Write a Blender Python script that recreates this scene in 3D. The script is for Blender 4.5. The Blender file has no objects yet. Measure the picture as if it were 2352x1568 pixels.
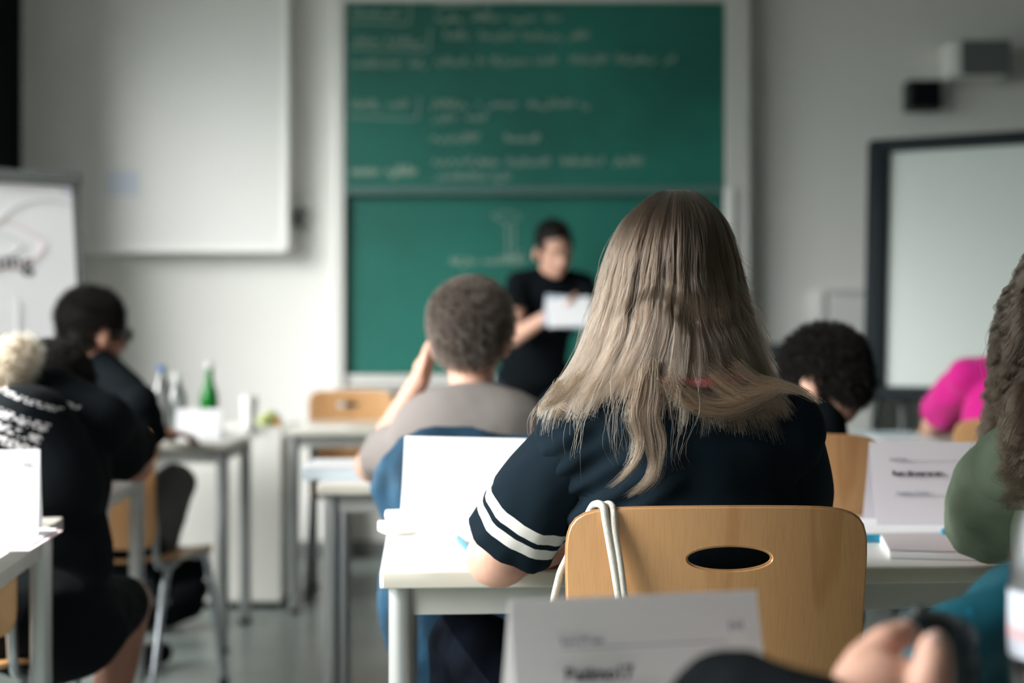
import bpy, bmesh, math, random
import numpy as np
from mathutils import Vector, Matrix, noise
from mathutils.bvhtree import BVHTree

random.seed(7); RNG = np.random.default_rng(7)
PI = math.pi
SC = bpy.context.scene
COL = SC.collection

# ------------------------------------------------------------------ camera, world, light, exposure
CAM_H = 1.09                                   # seated eye height
FPX = 50.0 / 36.0 * 2352                       # focal length in pixels of the frame
cam = bpy.data.cameras.new('camera'); cam_o = bpy.data.objects.new('camera', cam); COL.objects.link(cam_o)
cam_o.location = (0, 0, CAM_H); cam_o.rotation_euler = (PI / 2, 0, 0)
cam.lens = 50; cam.sensor_width = 36
cam.dof.use_dof = True; cam.dof.focus_distance = 1.92; cam.dof.aperture_fstop = 2.2
cam.clip_start = 0.05
SC.camera = cam_o
SC.view_settings.view_transform = 'Standard'; SC.view_settings.look = 'None'
SC.view_settings.gamma = 1.0; SC.view_settings.use_curve_mapping = False
SC.view_settings.exposure = 1.58
SC.cycles.use_denoising = True
SC.cycles.max_bounces = 8; SC.cycles.diffuse_bounces = 4; SC.cycles.sample_clamp_indirect = 6

w = bpy.data.worlds.new('sky'); SC.world = w; w.use_nodes = True
nt = w.node_tree; nt.nodes.clear()
tc = nt.nodes.new('ShaderNodeTexCoord'); sp = nt.nodes.new('ShaderNodeSeparateXYZ')
rp = nt.nodes.new('ShaderNodeValToRGB'); bg = nt.nodes.new('ShaderNodeBackground'); wo = nt.nodes.new('ShaderNodeOutputWorld')
nt.links.new(tc.outputs['Generated'], sp.inputs[0]); nt.links.new(sp.outputs['Z'], rp.inputs[0])
rp.color_ramp.elements[0].position = 0.0; rp.color_ramp.elements[0].color = (0.10, 0.11, 0.10, 1)      # ground and trees
rp.color_ramp.elements[1].position = 0.30; rp.color_ramp.elements[1].color = (1.0, 0.985, 0.96, 1)
e_ = rp.color_ramp.elements.new(.06); e_.color = (.30, .33, .32, 1)
nt.links.new(rp.outputs[0], bg.inputs[0]); bg.inputs[1].default_value = 9.0
nt.links.new(bg.outputs[0], wo.inputs[0])

XL, XR, YF, YB, ZC = -2.56, 4.3, 7.2, -3.2, 3.25        # room: left, right, front, back, ceiling
WINS = [(0.1, 3.3), (3.6, 6.15)]     # daylight windows in the left wall (y ranges)
WZ0, WZ1 = 0.92, 2.95
for i, (a, b) in enumerate(WINS):                       # the daylight each window lets in
    L = bpy.data.lights.new('window_daylight', 'AREA'); L.shape = 'RECTANGLE'
    L.size = WZ1 - WZ0 - 0.12; L.size_y = b - a - 0.12
    L.cycles.is_portal = True
    o = bpy.data.objects.new('window_daylight', L); COL.objects.link(o)
    o.location = (XL + 0.01, (a + b) / 2, (WZ0 + WZ1) / 2); o.rotation_euler = (0, -PI / 2, 0)
sun = bpy.data.lights.new('sun', 'SUN'); sun.energy = 3.8; sun.angle = 0.01; sun.color = (1.0, 0.93, 0.82)
sun_o = bpy.data.objects.new('sun', sun); COL.objects.link(sun_o)
sun_o.rotation_euler = Vector((0.765, -0.03, -0.643)).to_track_quat('-Z', 'Y').to_euler()

def P(px, py, d):
    'world point seen at a pixel of the 2352x1568 frame at depth d'
    return Vector(((px - 1176) / FPX * d, d, CAM_H - (py - 784) / FPX * d))

# ------------------------------------------------------------------ materials
def mat(name, col, rough=0.6, metal=0.0, spec=0.5, trans=0.0, emit=None, estr=0, coat=0, sss=0, sheen=0, bump=0, bscale=200, mottle=0, mscale=8, ior=1.45):
    m = bpy.data.materials.new(name); m.use_nodes = True
    nt = m.node_tree; p = nt.nodes['Principled BSDF']
    p.inputs['Base Color'].default_value = (*col, 1); p.inputs['Roughness'].default_value = rough
    p.inputs['Metallic'].default_value = metal; p.inputs['Specular IOR Level'].default_value = spec
    p.inputs['Transmission Weight'].default_value = trans; p.inputs['IOR'].default_value = ior
    p.inputs['Coat Weight'].default_value = coat
    if sheen: p.inputs['Sheen Weight'].default_value = sheen
    if sss:
        p.inputs['Subsurface Weight'].default_value = sss; p.inputs['Subsurface Radius'].default_value = (0.9, 0.35, 0.2)
        p.inputs['Subsurface Scale'].default_value = 0.012
    if emit: p.inputs['Emission Color'].default_value = (*emit, 1); p.inputs['Emission Strength'].default_value = estr
    if bump or mottle:
        t = nt.nodes.new('ShaderNodeTexCoord')
    if bump:
        n = nt.nodes.new('ShaderNodeTexNoise'); n.inputs['Scale'].default_value = bscale; n.inputs['Detail'].default_value = 3
        b = nt.nodes.new('ShaderNodeBump'); b.inputs['Strength'].default_value = bump; b.inputs['Distance'].default_value = 0.002
        nt.links.new(t.outputs['Object'], n.inputs['Vector']); nt.links.new(n.outputs[0], b.inputs['Height'])
        nt.links.new(b.outputs[0], p.inputs['Normal'])
    if mottle:
        n = nt.nodes.new('ShaderNodeTexNoise'); n.inputs['Scale'].default_value = mscale; n.inputs['Detail'].default_value = 4
        r = nt.nodes.new('ShaderNodeValToRGB')
        lo = [c * (1 - mottle) for c in col]; hi = [min(1, c * (1 + mottle)) for c in col]
        r.color_ramp.elements[0].color = (*lo, 1); r.color_ramp.elements[0].position = .35
        r.color_ramp.elements[1].color = (*hi, 1); r.color_ramp.elements[1].position = .65
        nt.links.new(t.outputs['Object'], n.inputs['Vector']); nt.links.new(n.outputs[0], r.inputs[0])
        nt.links.new(r.outputs[0], p.inputs['Base Color'])
    return m

def wood_mat(name, base, dark):
    m = bpy.data.materials.new(name); m.use_nodes = True; nt = m.node_tree; p = nt.nodes['Principled BSDF']
    t = nt.nodes.new('ShaderNodeTexCoord'); mp = nt.nodes.new('ShaderNodeMapping'); mp.inputs['Scale'].default_value = (9, 9, 1.6)
    n = nt.nodes.new('ShaderNodeTexNoise'); n.inputs['Scale'].default_value = 1.2; n.inputs['Detail'].default_value = 2; n.inputs['Distortion'].default_value = .3
    mu = nt.nodes.new('ShaderNodeMath'); mu.operation = 'MULTIPLY'; mu.inputs[1].default_value = 16
    fr = nt.nodes.new('ShaderNodeMath'); fr.operation = 'SINE'
    r = nt.nodes.new('ShaderNodeValToRGB')
    r.color_ramp.elements[0].color = (*dark, 1); r.color_ramp.elements[1].color = (*base, 1)
    r.color_ramp.elements[0].position = -.0; r.color_ramp.elements[1].position = .28
    mp2 = nt.nodes.new('ShaderNodeMapping'); mp2.inputs['Scale'].default_value = (420, 60, 26)
    n2 = nt.nodes.new('ShaderNodeTexNoise'); n2.inputs['Scale'].default_value = 1.0; n2.inputs['Detail'].default_value = 2
    mx = nt.nodes.new('ShaderNodeMix'); mx.data_type = 'RGBA'; mx.blend_type = 'MULTIPLY'; mx.inputs['Factor'].default_value = .22
    r2 = nt.nodes.new('ShaderNodeValToRGB'); r2.color_ramp.elements[0].color = (.62, .55, .48, 1); r2.color_ramp.elements[0].position = .3
    r2.color_ramp.elements[1].color = (1, 1, 1, 1); r2.color_ramp.elements[1].position = .55
    lk = nt.links.new
    lk(t.outputs['Object'], mp.inputs[0]); lk(mp.outputs[0], n.inputs['Vector']); lk(n.outputs[0], mu.inputs[0]); lk(mu.outputs[0], fr.inputs[0])
    mr = nt.nodes.new('ShaderNodeMapRange'); mr.inputs[1].default_value = -1; mr.inputs[2].default_value = 1
    lk(fr.outputs[0], mr.inputs[0]); lk(mr.outputs[0], r.inputs[0])
    lk(t.outputs['Object'], mp2.inputs[0]); lk(mp2.outputs[0], n2.inputs['Vector']); lk(n2.outputs[0], r2.inputs[0])
    lk(r.outputs[0], mx.inputs['A']); lk(r2.outputs[0], mx.inputs['B']); lk(mx.outputs['Result'], p.inputs['Base Color'])
    p.inputs['Roughness'].default_value = .38; p.inputs['Coat Weight'].default_value = .25; p.inputs['Coat Roughness'].default_value = .25
    return m

def hair_mat(name, stops, rough=.3, rnd=.25):
    m = bpy.data.materials.new(name); m.use_nodes = True; nt = m.node_tree; nt.nodes.clear()
    o = nt.nodes.new('ShaderNodeOutputMaterial'); h = nt.nodes.new('ShaderNodeBsdfHairPrincipled'); h.parametrization = 'COLOR'
    inf = nt.nodes.new('ShaderNodeHairInfo'); r = nt.nodes.new('ShaderNodeValToRGB')
    els = r.color_ramp.elements
    while len(els) < len(stops): els.new(.5)
    for e, (p_, c) in zip(els, stops): e.position = p_; e.color = (*c, 1)
    hs = nt.nodes.new('ShaderNodeHueSaturation'); mr = nt.nodes.new('ShaderNodeMapRange')
    mr.inputs[3].default_value = 1 - rnd; mr.inputs[4].default_value = 1 + rnd
    nt.links.new(inf.outputs['Intercept'], r.inputs[0]); nt.links.new(r.outputs[0], hs.inputs['Color'])
    nt.links.new(inf.outputs['Random'], mr.inputs[0]); nt.links.new(mr.outputs[0], hs.inputs['Value'])
    nt.links.new(hs.outputs[0], h.inputs['Color']); h.inputs['Roughness'].default_value = rough; h.inputs['Radial Roughness'].default_value = .5
    nt.links.new(h.outputs[0], o.inputs[0])
    return m

M = dict(
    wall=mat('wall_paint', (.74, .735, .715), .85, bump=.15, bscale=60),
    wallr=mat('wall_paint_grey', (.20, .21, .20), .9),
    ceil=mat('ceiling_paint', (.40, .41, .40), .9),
    floor=mat('linoleum', (.20, .23, .215), .30, mottle=.12, mscale=5),
    skirt=mat('skirting', (.16, .17, .17), .5),
    desk=mat('desk_laminate', (.78, .77, .73), .28, coat=.3),
    dedge=mat('desk_edge', (.62, .60, .53), .5),
    drail=mat('desk_rail', (.52, .53, .51), .45),
    steel=mat('leg_steel', (.50, .52, .53), .33, metal=.65),
    steelb=mat('chair_steel', (.42, .46, .50), .3, metal=.8),
    plug=mat('rubber', (.03, .03, .03), .6),
    wood=wood_mat('beech_plywood', (.61, .335, .15), (.52, .265, .108)),
    ply=mat('ply_edge', (.52, .29, .12), .5),
    black=mat('black_cotton', (.004, .006, .008), .95, spec=.12),
    navy=mat('navy_cotton', (.007, .015, .023), .9, spec=.12, bump=.25, bscale=1400),
    jeans=mat('dark_denim', (.0015, .0022, .004), .95, spec=.02, mottle=.6, mscale=14),
    blue=mat('blue_denim', (.006, .042, .085), .85, mottle=.3, mscale=12),
    grey=mat('grey_cotton', (.235, .21, .20), .9, spec=.2),
    gshort=mat('grey_shorts', (.10, .10, .095), .9),
    pink=mat('magenta_cotton', (.62, .004, .24), .85, sheen=.2),
    hotpink=mat('pink_strap', (.85, .16, .26), .7),
    olive=mat('olive_cotton', (.14, .18, .13), .9, spec=.2, mottle=.15, mscale=20),
    skin=mat('light_skin', (.62, .36, .26), .5, sss=.15),
    skin2=mat('tanned_skin', (.36, .18, .125), .5, sss=.1),
    skin3=mat('fair_skin', (.72, .42, .32), .5, sss=.2),
    white=mat('white_plastic', (.82, .82, .80), .4),
    paper=mat('paper', (.84, .84, .87), .75),
    pbright=mat('white_card', (.88, .88, .89), .6),
    ink=mat('printed_ink', (.05, .055, .07), .7),
    inkl=mat('light_print', (.30, .31, .36), .7),
    redink=mat('red_marker', (.74, .60, .59), .7),
    blueink=mat('blue_marker', (.45, .50, .72), .7),
    greyink=mat('grey_marker', (.62, .64, .65), .7),
    board=mat('chalkboard_green', (.012, .125, .098), .42, mottle=.18, mscale=1.6),
    chalk=mat('chalk', (.28, .37, .32), .95),
    alu=mat('brushed_aluminium', (.66, .66, .64), .4, metal=.25),
    gap=mat('board_edge_grey', (.07, .14, .13), .5),
    dark=mat('dark_frame', (.008, .014, .018), .6, spec=.2),
    wbd=mat('whiteboard_enamel', (.50, .55, .53), .3),
    panel=mat('projection_panel', (.72, .72, .71), .55),
    grey2=mat('grey_plastic', (.12, .13, .13), .5),
    dbox=mat('black_plastic', (.012, .02, .018), .5),
    bluecap=mat('blue_cap', (.10, .24, .62), .4),
    teal=mat('teal_fabric', (.0, .062, .09), .6, mottle=.4, mscale=10),
    tealp=mat('teal_folder', (.0, .22, .36), .45),
    cord=mat('white_cord', (.80, .76, .69), .8, bump=1.0, bscale=900),
    label=mat('pale_blue_label', (.50, .58, .80), .6),
    orange=mat('orange_peel', (.85, .40, .08), .5),
    lime=mat('lime_wrapper', (.72, .80, .30), .5),
    curtain=mat('black_curtain', (.008, .012, .012), .9),
    curtain2=mat('grey_curtain_edge', (.05, .06, .06), .9),
    eyew=mat('eye_white', (.7, .7, .7), .2), eyed=mat('eye_dark', (.02, .015, .01), .2), lip=mat('lips', (.45, .16, .14), .4),
    brown=mat('dark_brown_ply', (.06, .032, .015), .5),
)
def glassy(name, col, fac=.25, rough=.05):
    m = bpy.data.materials.new(name); m.use_nodes = True; nt = m.node_tree; nt.nodes.clear()
    o = nt.nodes.new('ShaderNodeOutputMaterial'); t = nt.nodes.new('ShaderNodeBsdfTransparent'); g = nt.nodes.new('ShaderNodeBsdfGlossy')
    t.inputs[0].default_value = (*col, 1); g.inputs['Roughness'].default_value = rough
    f = nt.nodes.new('ShaderNodeLayerWeight'); f.inputs[0].default_value = fac; mx = nt.nodes.new('ShaderNodeMixShader')
    nt.links.new(f.outputs['Fresnel'], mx.inputs[0]); nt.links.new(t.outputs[0], mx.inputs[1]); nt.links.new(g.outputs[0], mx.inputs[2]); nt.links.new(mx.outputs[0], o.inputs[0])
    return m
M['pane'] = glassy('window_glass', (.97, .98, .98), .08)
M['petg'] = glassy('clear_bottle', (.95, .98, 1.0), .62, .22)
M['green'] = mat('green_bottle', (.01, .30, .04), .12, trans=.35)

# ------------------------------------------------------------------ mesh helpers
def finish(ob, label=None, cat=None, group=None, kind=None):
    if label: ob['label'] = label
    if cat: ob['category'] = cat
    if group: ob['group'] = group
    if kind: ob['kind'] = kind
    return ob

def put(name, me, m, parent=None, smooth=True, loc=None):
    if isinstance(me, bmesh.types.BMesh):
        b = me; me = bpy.data.meshes.new(name); b.normal_update(); b.to_mesh(me); b.free()
    for x in (m if isinstance(m, (list, tuple)) else [m]): me.materials.append(x)
    if smooth:
        me.polygons.foreach_set('use_smooth', [True] * len(me.polygons))
        try: me.set_sharp_from_angle(angle=math.radians(38))
        except Exception: pass
    o = bpy.data.objects.new(name, me); COL.objects.link(o)
    if loc is not None: o.location = loc
    if parent: o.parent = parent
    return o

def empty(name, loc=(0, 0, 0), rz=0, label=None, cat=None, group=None):
    o = bpy.data.objects.new(name, None); COL.objects.link(o); o.location = loc; o.rotation_euler = (0, 0, rz); o.empty_display_size = .05
    return finish(o, label, cat, group)

def box(bm, c, s, rot=None, bev=0):
    r = bmesh.ops.create_cube(bm, size=1); vs = r['verts']
    bmesh.ops.scale(bm, vec=s, verts=vs)
    if bev:
        es = list({e for v in vs for e in v.link_edges})
        rb = bmesh.ops.bevel(bm, geom=es, offset=bev, segments=2, affect='EDGES', profile=.6)
        vs = list({v for f in rb['faces'] for v in f.verts} | {v for v in vs if v.is_valid})
    if rot is not None: bmesh.ops.rotate(bm, cent=(0, 0, 0), matrix=rot, verts=vs)
    bmesh.ops.translate(bm, vec=c, verts=vs)
    return vs
def B(c, s, rot=None, bev=0): b = bmesh.new(); box(b, c, s, rot, bev); return b

def frame_of(d):
    d = Vector(d).normalized(); u = Vector((0, 0, 1)) if abs(d.z) < .95 else Vector((0, 1, 0))
    x = d.cross(u).normalized(); return x, x.cross(d).normalized()

def tube(bm, pts, r, n=12, cap=True, closed=False):
    pts = [Vector(p) for p in pts]; rs = r if isinstance(r, (list, tuple)) else [r] * len(pts); rings = []
    X, Y = frame_of(pts[1] - pts[0])
    for i, p in enumerate(pts):
        d = (pts[min(i + 1, len(pts) - 1)] - pts[max(i - 1, 0)]).normalized()
        X = (X - d * X.dot(d)).normalized(); Y = d.cross(X)
        rings.append([bm.verts.new(p + (X * math.cos(2 * PI * k / n) + Y * math.sin(2 * PI * k / n)) * rs[i]) for k in range(n)])
    for a, b in zip(rings, rings[1:]):
        for k in range(n): bm.faces.new((a[k], a[(k + 1) % n], b[(k + 1) % n], b[k]))
    if cap: bm.faces.new(rings[0][::-1]); bm.faces.new(rings[-1])
def T(pts, r, n=12): b = bmesh.new(); tube(b, pts, r, n); return b

def smooth_path(pts, n=8):
    pts = [Vector(p) for p in pts]; q = [pts[0]] + pts + [pts[-1]]; out = []
    for i in range(1, len(q) - 2):
        for k in range(n):
            t = k / n; a, b, c, d = q[i - 1], q[i], q[i + 1], q[i + 2]
            out.append(.5 * ((2 * b) + (c - a) * t + (2 * a - 5 * b + 4 * c - d) * t * t + (3 * b - a - 3 * c + d) * t ** 3))
    return out + [pts[-1]]

def lathe(bm, prof, n=24, c=(0, 0, 0)):
    rings = []
    for r, z in prof: rings.append([bm.verts.new((c[0] + r * math.cos(2 * PI * k / n), c[1] + r * math.sin(2 * PI * k / n), c[2] + z)) for k in range(n)])
    for a, b in zip(rings, rings[1:]):
        for k in range(n): bm.faces.new((a[k], a[(k + 1) % n], b[(k + 1) % n], b[k]))
    bm.faces.new(rings[0][::-1]); bm.faces.new(rings[-1])

# a continuous surface from tapered capsules and ellipsoids
def blob_bm(prims):
    bm = bmesh.new()
    for p in prims:
        if p[0] == 'e':
            _, c, r, R = p
            res = bmesh.ops.create_icosphere(bm, subdivisions=3, radius=1)
            mt = Matrix.Translation(Vector(c)) @ (R.to_4x4() if R else Matrix()) @ Matrix.Diagonal((*r, 1))
            bmesh.ops.transform(bm, matrix=mt, verts=res['verts'])
        else:
            _, a, b, ra, rb = p; a, b = Vector(a), Vector(b); d = b - a; L = d.length
            n = max(2, int(L / (min(ra, rb) * .4)) + 1)
            pts, rs = [], []
            u = d / max(L, 1e-6)
            for k in range(5): t = PI / 2 * (1 - k / 5); pts.append(a - u * ra * math.sin(t)); rs.append(max(ra * math.cos(t), ra * .05))
            for k in range(n + 1): pts.append(a + d * k / n); rs.append(ra + (rb - ra) * k / n)
            for k in range(1, 6): t = PI / 2 * k / 5; pts.append(b + u * rb * math.sin(t)); rs.append(max(rb * math.cos(t), rb * .05))
            tube(bm, pts, rs, 20)
    return bm

def blob(name, prims, m, parent=None, vox=.006, sm=4, fold=None):
    bm = blob_bm(prims); me = bpy.data.meshes.new('tmp'); bm.to_mesh(me); bm.free()
    o = bpy.data.objects.new('tmp', me); COL.objects.link(o)
    md = o.modifiers.new('r', 'REMESH'); md.mode = 'VOXEL'; md.voxel_size = vox
    if sm: s = o.modifiers.new('s', 'SMOOTH'); s.factor = .5; s.iterations = sm
    dg = bpy.context.evaluated_depsgraph_get(); dg.update()
    me2 = bpy.data.meshes.new_from_object(o.evaluated_get(dg)); bpy.data.objects.remove(o); bpy.data.meshes.remove(me)
    me2.name = name
    if fold:
        nv = len(me2.vertices); co = np.empty(nv * 3); me2.vertices.foreach_get('co', co); co = co.reshape(-1, 3)
        no = np.empty(nv * 3); me2.vertices.foreach_get('normal', no); no = no.reshape(-1, 3)
        d = np.array([fold(Vector(c)) for c in co]); co += no * d[:, None]; me2.vertices.foreach_set('co', co.ravel())
    return put(name, me2, m, parent)

def R3(x, y, z): return Matrix((x, y, z)).transposed()

def loft_sleeve(name, pts, rs, m, parent, flat=1.0, fold=.003, n=40, thick=.0022):
    'open cloth tube, shoulder to hem'
    bm = bmesh.new(); path = smooth_path(pts, 10); N = len(path); X, Y = frame_of(path[1] - path[0]); rings = []
    seed = random.random() * 50
    for i, p in enumerate(path):
        t = i / (N - 1); f = t * (len(rs) - 1); k0 = min(int(f), len(rs) - 2); r = rs[k0] + (rs[k0 + 1] - rs[k0]) * (f - k0)
        d = (path[min(i + 1, N - 1)] - path[max(i - 1, 0)]).normalized(); X = (X - d * X.dot(d)).normalized(); Y = d.cross(X); ring = []
        for k in range(n):
            a = 2 * PI * k / n; dr = fold * noise.noise(Vector((math.cos(a) * 2.2 + seed, math.sin(a) * 2.2, t * 3))) * 2.2 * (.4 + t)
            ring.append(bm.verts.new(p + X * math.cos(a) * (r + dr) + Y * math.sin(a) * (r + dr) * flat))
        rings.append(ring)
    for a, b in zip(rings, rings[1:]):
        for k in range(n): bm.faces.new((a[k], a[(k + 1) % n], b[(k + 1) % n], b[k]))
    bmesh.ops.recalc_face_normals(bm, faces=bm.faces[:])
    bmesh.ops.solidify(bm, geom=bm.faces[:], thickness=thick)
    return put(name, bm, m, parent)

# ------------------------------------------------------------------ hair strands
def strands(name, pts, rad, m, parent):
    'pts: (N, K, 3) array'
    N, K, _ = pts.shape
    hc = bpy.data.hair_curves.new(name); hc.add_curves([K] * N)
    hc.attributes['position'].data.foreach_set('vector', np.ascontiguousarray(pts, dtype=np.float32).ravel())
    ra = hc.attributes.get('radius') or hc.attributes.new('radius', 'FLOAT', 'POINT')
    prof = np.linspace(1, .45, K, dtype=np.float32) * rad
    ra.data.foreach_set('value', np.tile(prof, N))
    hc.materials.append(m)
    o = bpy.data.objects.new(name, hc); COL.objects.link(o)
    if parent: o.parent = parent
    return o

def fur(name, cap, n, length, m, parent, down=.5, side=(0, 0, 0), rad=.0006, curl=0.0, K=8, sel=None):
    me = cap.data; nv = len(me.vertices); co = np.empty(nv * 3); me.vertices.foreach_get('co', co); co = co.reshape(-1, 3)
    no = np.empty(nv * 3); me.vertices.foreach_get('normal', no); no = no.reshape(-1, 3)
    ids = np.arange(nv)
    if sel is not None: ids = ids[sel(co)]
    idx = RNG.choice(ids, n); p = co[idx] + RNG.normal(0, .0015, (n, 3)); nn = no[idx] + RNG.normal(0, .25, (n, 3))
    d0 = nn * .8 + np.array(side); d1 = np.array((0, 0, -1.0)) * down + np.array(side) + nn * .15
    L = length * RNG.uniform(.6, 1.15, (n, 1)); out = np.empty((n, K, 3)); out[:, 0] = p
    ph = RNG.uniform(0, 6.28, (n, 1))
    cur = p.copy()
    for k in range(1, K):
        t = k / (K - 1); d = d0 * (1 - t) + d1 * t; d /= np.linalg.norm(d, axis=1, keepdims=True) + 1e-6
        cur = cur + d * L / (K - 1); w_ = curl * t
        out[:, k] = cur + w_ * np.hstack([np.cos(ph + t * 12), np.sin(ph + t * 12), np.cos(ph * 2 + t * 9)])
    return strands(name, out, rad, m, parent)

# ------------------------------------------------------------------ the room
def structure(name, bm, m, parent=None, smooth=False):
    o = put(name, bm, m, parent, smooth)
    if parent is None: o['kind'] = 'structure'
    return o
structure('floor', B(((XL + XR) / 2, (YF + YB) / 2, -.05), (XR - XL + .4, YF - YB + .4, .1)), M['floor'])
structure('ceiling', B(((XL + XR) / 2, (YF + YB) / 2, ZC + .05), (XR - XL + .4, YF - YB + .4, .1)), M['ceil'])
structure('wall_front', B(((XL + XR) / 2, YF + .1, ZC / 2), (XR - XL + .4, .2, ZC)), M['wall'])
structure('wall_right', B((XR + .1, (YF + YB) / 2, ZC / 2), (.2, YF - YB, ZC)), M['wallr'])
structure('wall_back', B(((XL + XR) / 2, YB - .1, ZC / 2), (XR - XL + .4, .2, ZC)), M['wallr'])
bm = bmesh.new()
cx = XL - .1; yy = YB
for a, b in WINS + [(YF, YF)]:
    if a > yy: box(bm, (cx, (yy + a) / 2, ZC / 2), (.2, a - yy, ZC))
    if b > a:
        box(bm, (cx, (a + b) / 2, WZ0 / 2), (.2, b - a, WZ0)); box(bm, (cx, (a + b) / 2, (WZ1 + ZC) / 2), (.2, b - a, ZC - WZ1))
    yy = b
structure('wall_left', bm, M['wall'])
for i, (a, b) in enumerate(WINS):
    bm = bmesh.new(); X = XL - .12
    for z in (WZ0 + .025, WZ1 - .025): box(bm, (X, (a + b) / 2, z), (.06, b - a, .05))
    for y in (a + .025, (a + b) / 2, b - .025): box(bm, (X, y, (WZ0 + WZ1) / 2), (.06, .05, WZ1 - WZ0))
    f = structure('window_%d' % (i + 1), bm, M['white'])
    g = put('pane', B((X, (a + b) / 2, (WZ0 + WZ1) / 2), (.006, b - a - .06, WZ1 - WZ0 - .06)), M['pane'], f, False)
structure('sun_blocker', B((XL - 7.5, 9.47, 4.9), (4, 12, 9.8)), M['wallr'])     # unseen block added to keep the sun out of the front window
structure('baseboard_front', B(((XL + XR) / 2, YF - .008, .04), (XR - XL, .016, .08)), M['skirt'])
structure('baseboard_right', B((XR - .008, (YF + YB) / 2, .04), (.016, YF - YB, .08)), M['skirt'])

# curtain at the far end of the window wall
bm = bmesh.new(); rows = []
for i in range(60):
    y = 6.15 + i * .0165; x = XL + .09 + .028 * math.sin(i * .9)
    rows.append((bm.verts.new((x, y, .05)), bm.verts.new((x, y, 3.1))))
for a, b in zip(rows, rows[1:]): bm.faces.new((a[0], b[0], b[1], a[1]))
bmesh.ops.solidify(bm, geom=bm.faces[:], thickness=.004)
cu = put('curtain', bm, M['curtain']); finish(cu, 'black curtain hanging floor to ceiling at the far left edge', 'curtain')
put('curtain_hem', B((XL + .075, 7.15, 1.58), (.07, .05, 3.04)), M['curtain2'], cu, False)

# ------------------------------------------------------------------ chalkboard column unit
WY = YF
cb = empty('chalkboard', (0, WY, 0), 0, 'green sliding double chalkboard with faded chalk writing in a pale metal frame on the wall', 'chalkboard')
cb_inv = Vector((0, -WY, 0))
def cbp(bm, name, m, parent=cb, smooth=False):
    o = put(name, bm, m, parent, smooth)
    if parent is cb: o.location = cb_inv
    return o
dB = 7.05
xl, xr = P(795, 0, dB).x, P(1664, 0, dB).x
zt, zm, zb = P(0, 4, dB).z, P(0, 432, dB).z, P(0, 858, dB).z
ub = cbp(B(((xl + xr) / 2, dB + .02, (zt + zm) / 2 - .02), (xr - xl, .025, zt - zm + .04), bev=.003), 'upper_board', M['board'])
lb = cbp(B(((xl + xr) / 2 - .012, dB + .055, (zm + zb) / 2), (xr - xl - .0, .025, zm - zb), bev=.003), 'lower_board', M['board'])
cbp(B(((xl + xr) / 2, dB + .0, zm - .012), (xr - xl, .03, .04)), 'board_rail', M['gap'])
cbp(B(((xl + xr) / 2, dB + .03, zt + .02), (xr - xl + .05, .06, .04)), 'board_rail', M['alu'])
cbp(B(((xl + xr) / 2, dB + .045, zb - .03), (xr - xl + .02, .05, .05)), 'board_rail', M['alu'])
cbp(B((xl - .035, WY - .075, 1.62), (.055, .15, 3.15), bev=.006), 'side_post', M['alu'])
cbp(B((xr + .065, WY - .08, 1.62), (.12, .16, 3.15), bev=.006), 'side_post', M['alu'])
cbp(B((xr + .02, WY - .165, zm - 1.3), (.045, .03, 2.6), bev=.006), 'side_rail', M['white'])
cbp(B(((xl + xr) / 2, WY - .12, zb - .075), (xr - xl, .14, .02)), 'chalk_tray', M['alu'])
def scribble(px0, px1, py, parent, size=15, d=None, seed=0, gaps=.12, m=None, rad=.0022, name='chalk_writing', tail=False):
    rnd = random.Random(seed); d = d or dB + .006
    bm = bmesh.new(); x = px0
    while x < px1:
        L = rnd.uniform(45, 120); pts = []; e = min(px1, x + L); k = 0
        while x < e:
            hgt = rnd.choice((.45, .5, .5, 1.0, .9, -.4)) * size
            pts += [P(x, py + rnd.uniform(-2, 2), d), P(x + 3, py - hgt, d), P(x + 6, py - hgt * .6, d), P(x + 5, py - 1, d)]
            x += rnd.uniform(7, 12)
        if len(pts) > 3: tube(bm, smooth_path(pts, 3), rad, 4, False)
        x += rnd.uniform(8, 22)
    o = put(name, bm, m or M['chalk'], parent)
    if parent in (ub, lb): o.location = Vector((0, 0, 0))
    return o
RW = [(812, 925, 36), (812, 965, 100), (806, 975, 152), (806, 940, 246), (806, 950, 400),
      (1000, 1130, 14), (1000, 1060, 48), (1085, 1290, 46), (1020, 1350, 88), (1000, 1110, 146), (1130, 1290, 146), (1310, 1550, 142),
      (990, 1100, 244), (1120, 1350, 244), (995, 1120, 275), (990, 1100, 322), (1160, 1245, 324), (995, 1080, 375), (1090, 1260, 378), (1290, 1470, 376), (1000, 1170, 410)]
for i, (a, b, y) in enumerate(RW): scribble(a, b, y, ub, 17 if i != 4 else 24, seed=i, rad=.0030 if i != 4 else .0055)
for a, b, y in ((800, 940, 50), (800, 985, 110), (800, 960, 268)):
    bm = bmesh.new(); tube(bm, smooth_path([P(a, y, dB + .006), P((a + b) / 2, y + 2, dB + .006), P(b - 8, y + 4, dB + .006), P(b, y - 10, dB + .006), P(b + 3, y - 45, dB + .006)], 6), .004, 4, False); put('chalk_bracket', bm, M['chalk'], ub)
dL = dB + .042
scribble(1035, 1100, 606, lb, 17, dL, 51, rad=.003); scribble(1110, 1210, 604, lb, 17, dL, 52, rad=.003)
for pts in ([(1130, 495), (1165, 485), (1200, 497), (1166, 515), (1130, 495)], [(1164, 512), (1166, 560), (1166, 600)], [(1180, 515), (1182, 590)], [(1144, 590), (1185, 592), (1200, 575)]):
    put('chalk_drawing', T([P(x, y, dL) for x, y in pts], .0035, 4), M['chalk'], lb)

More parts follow.
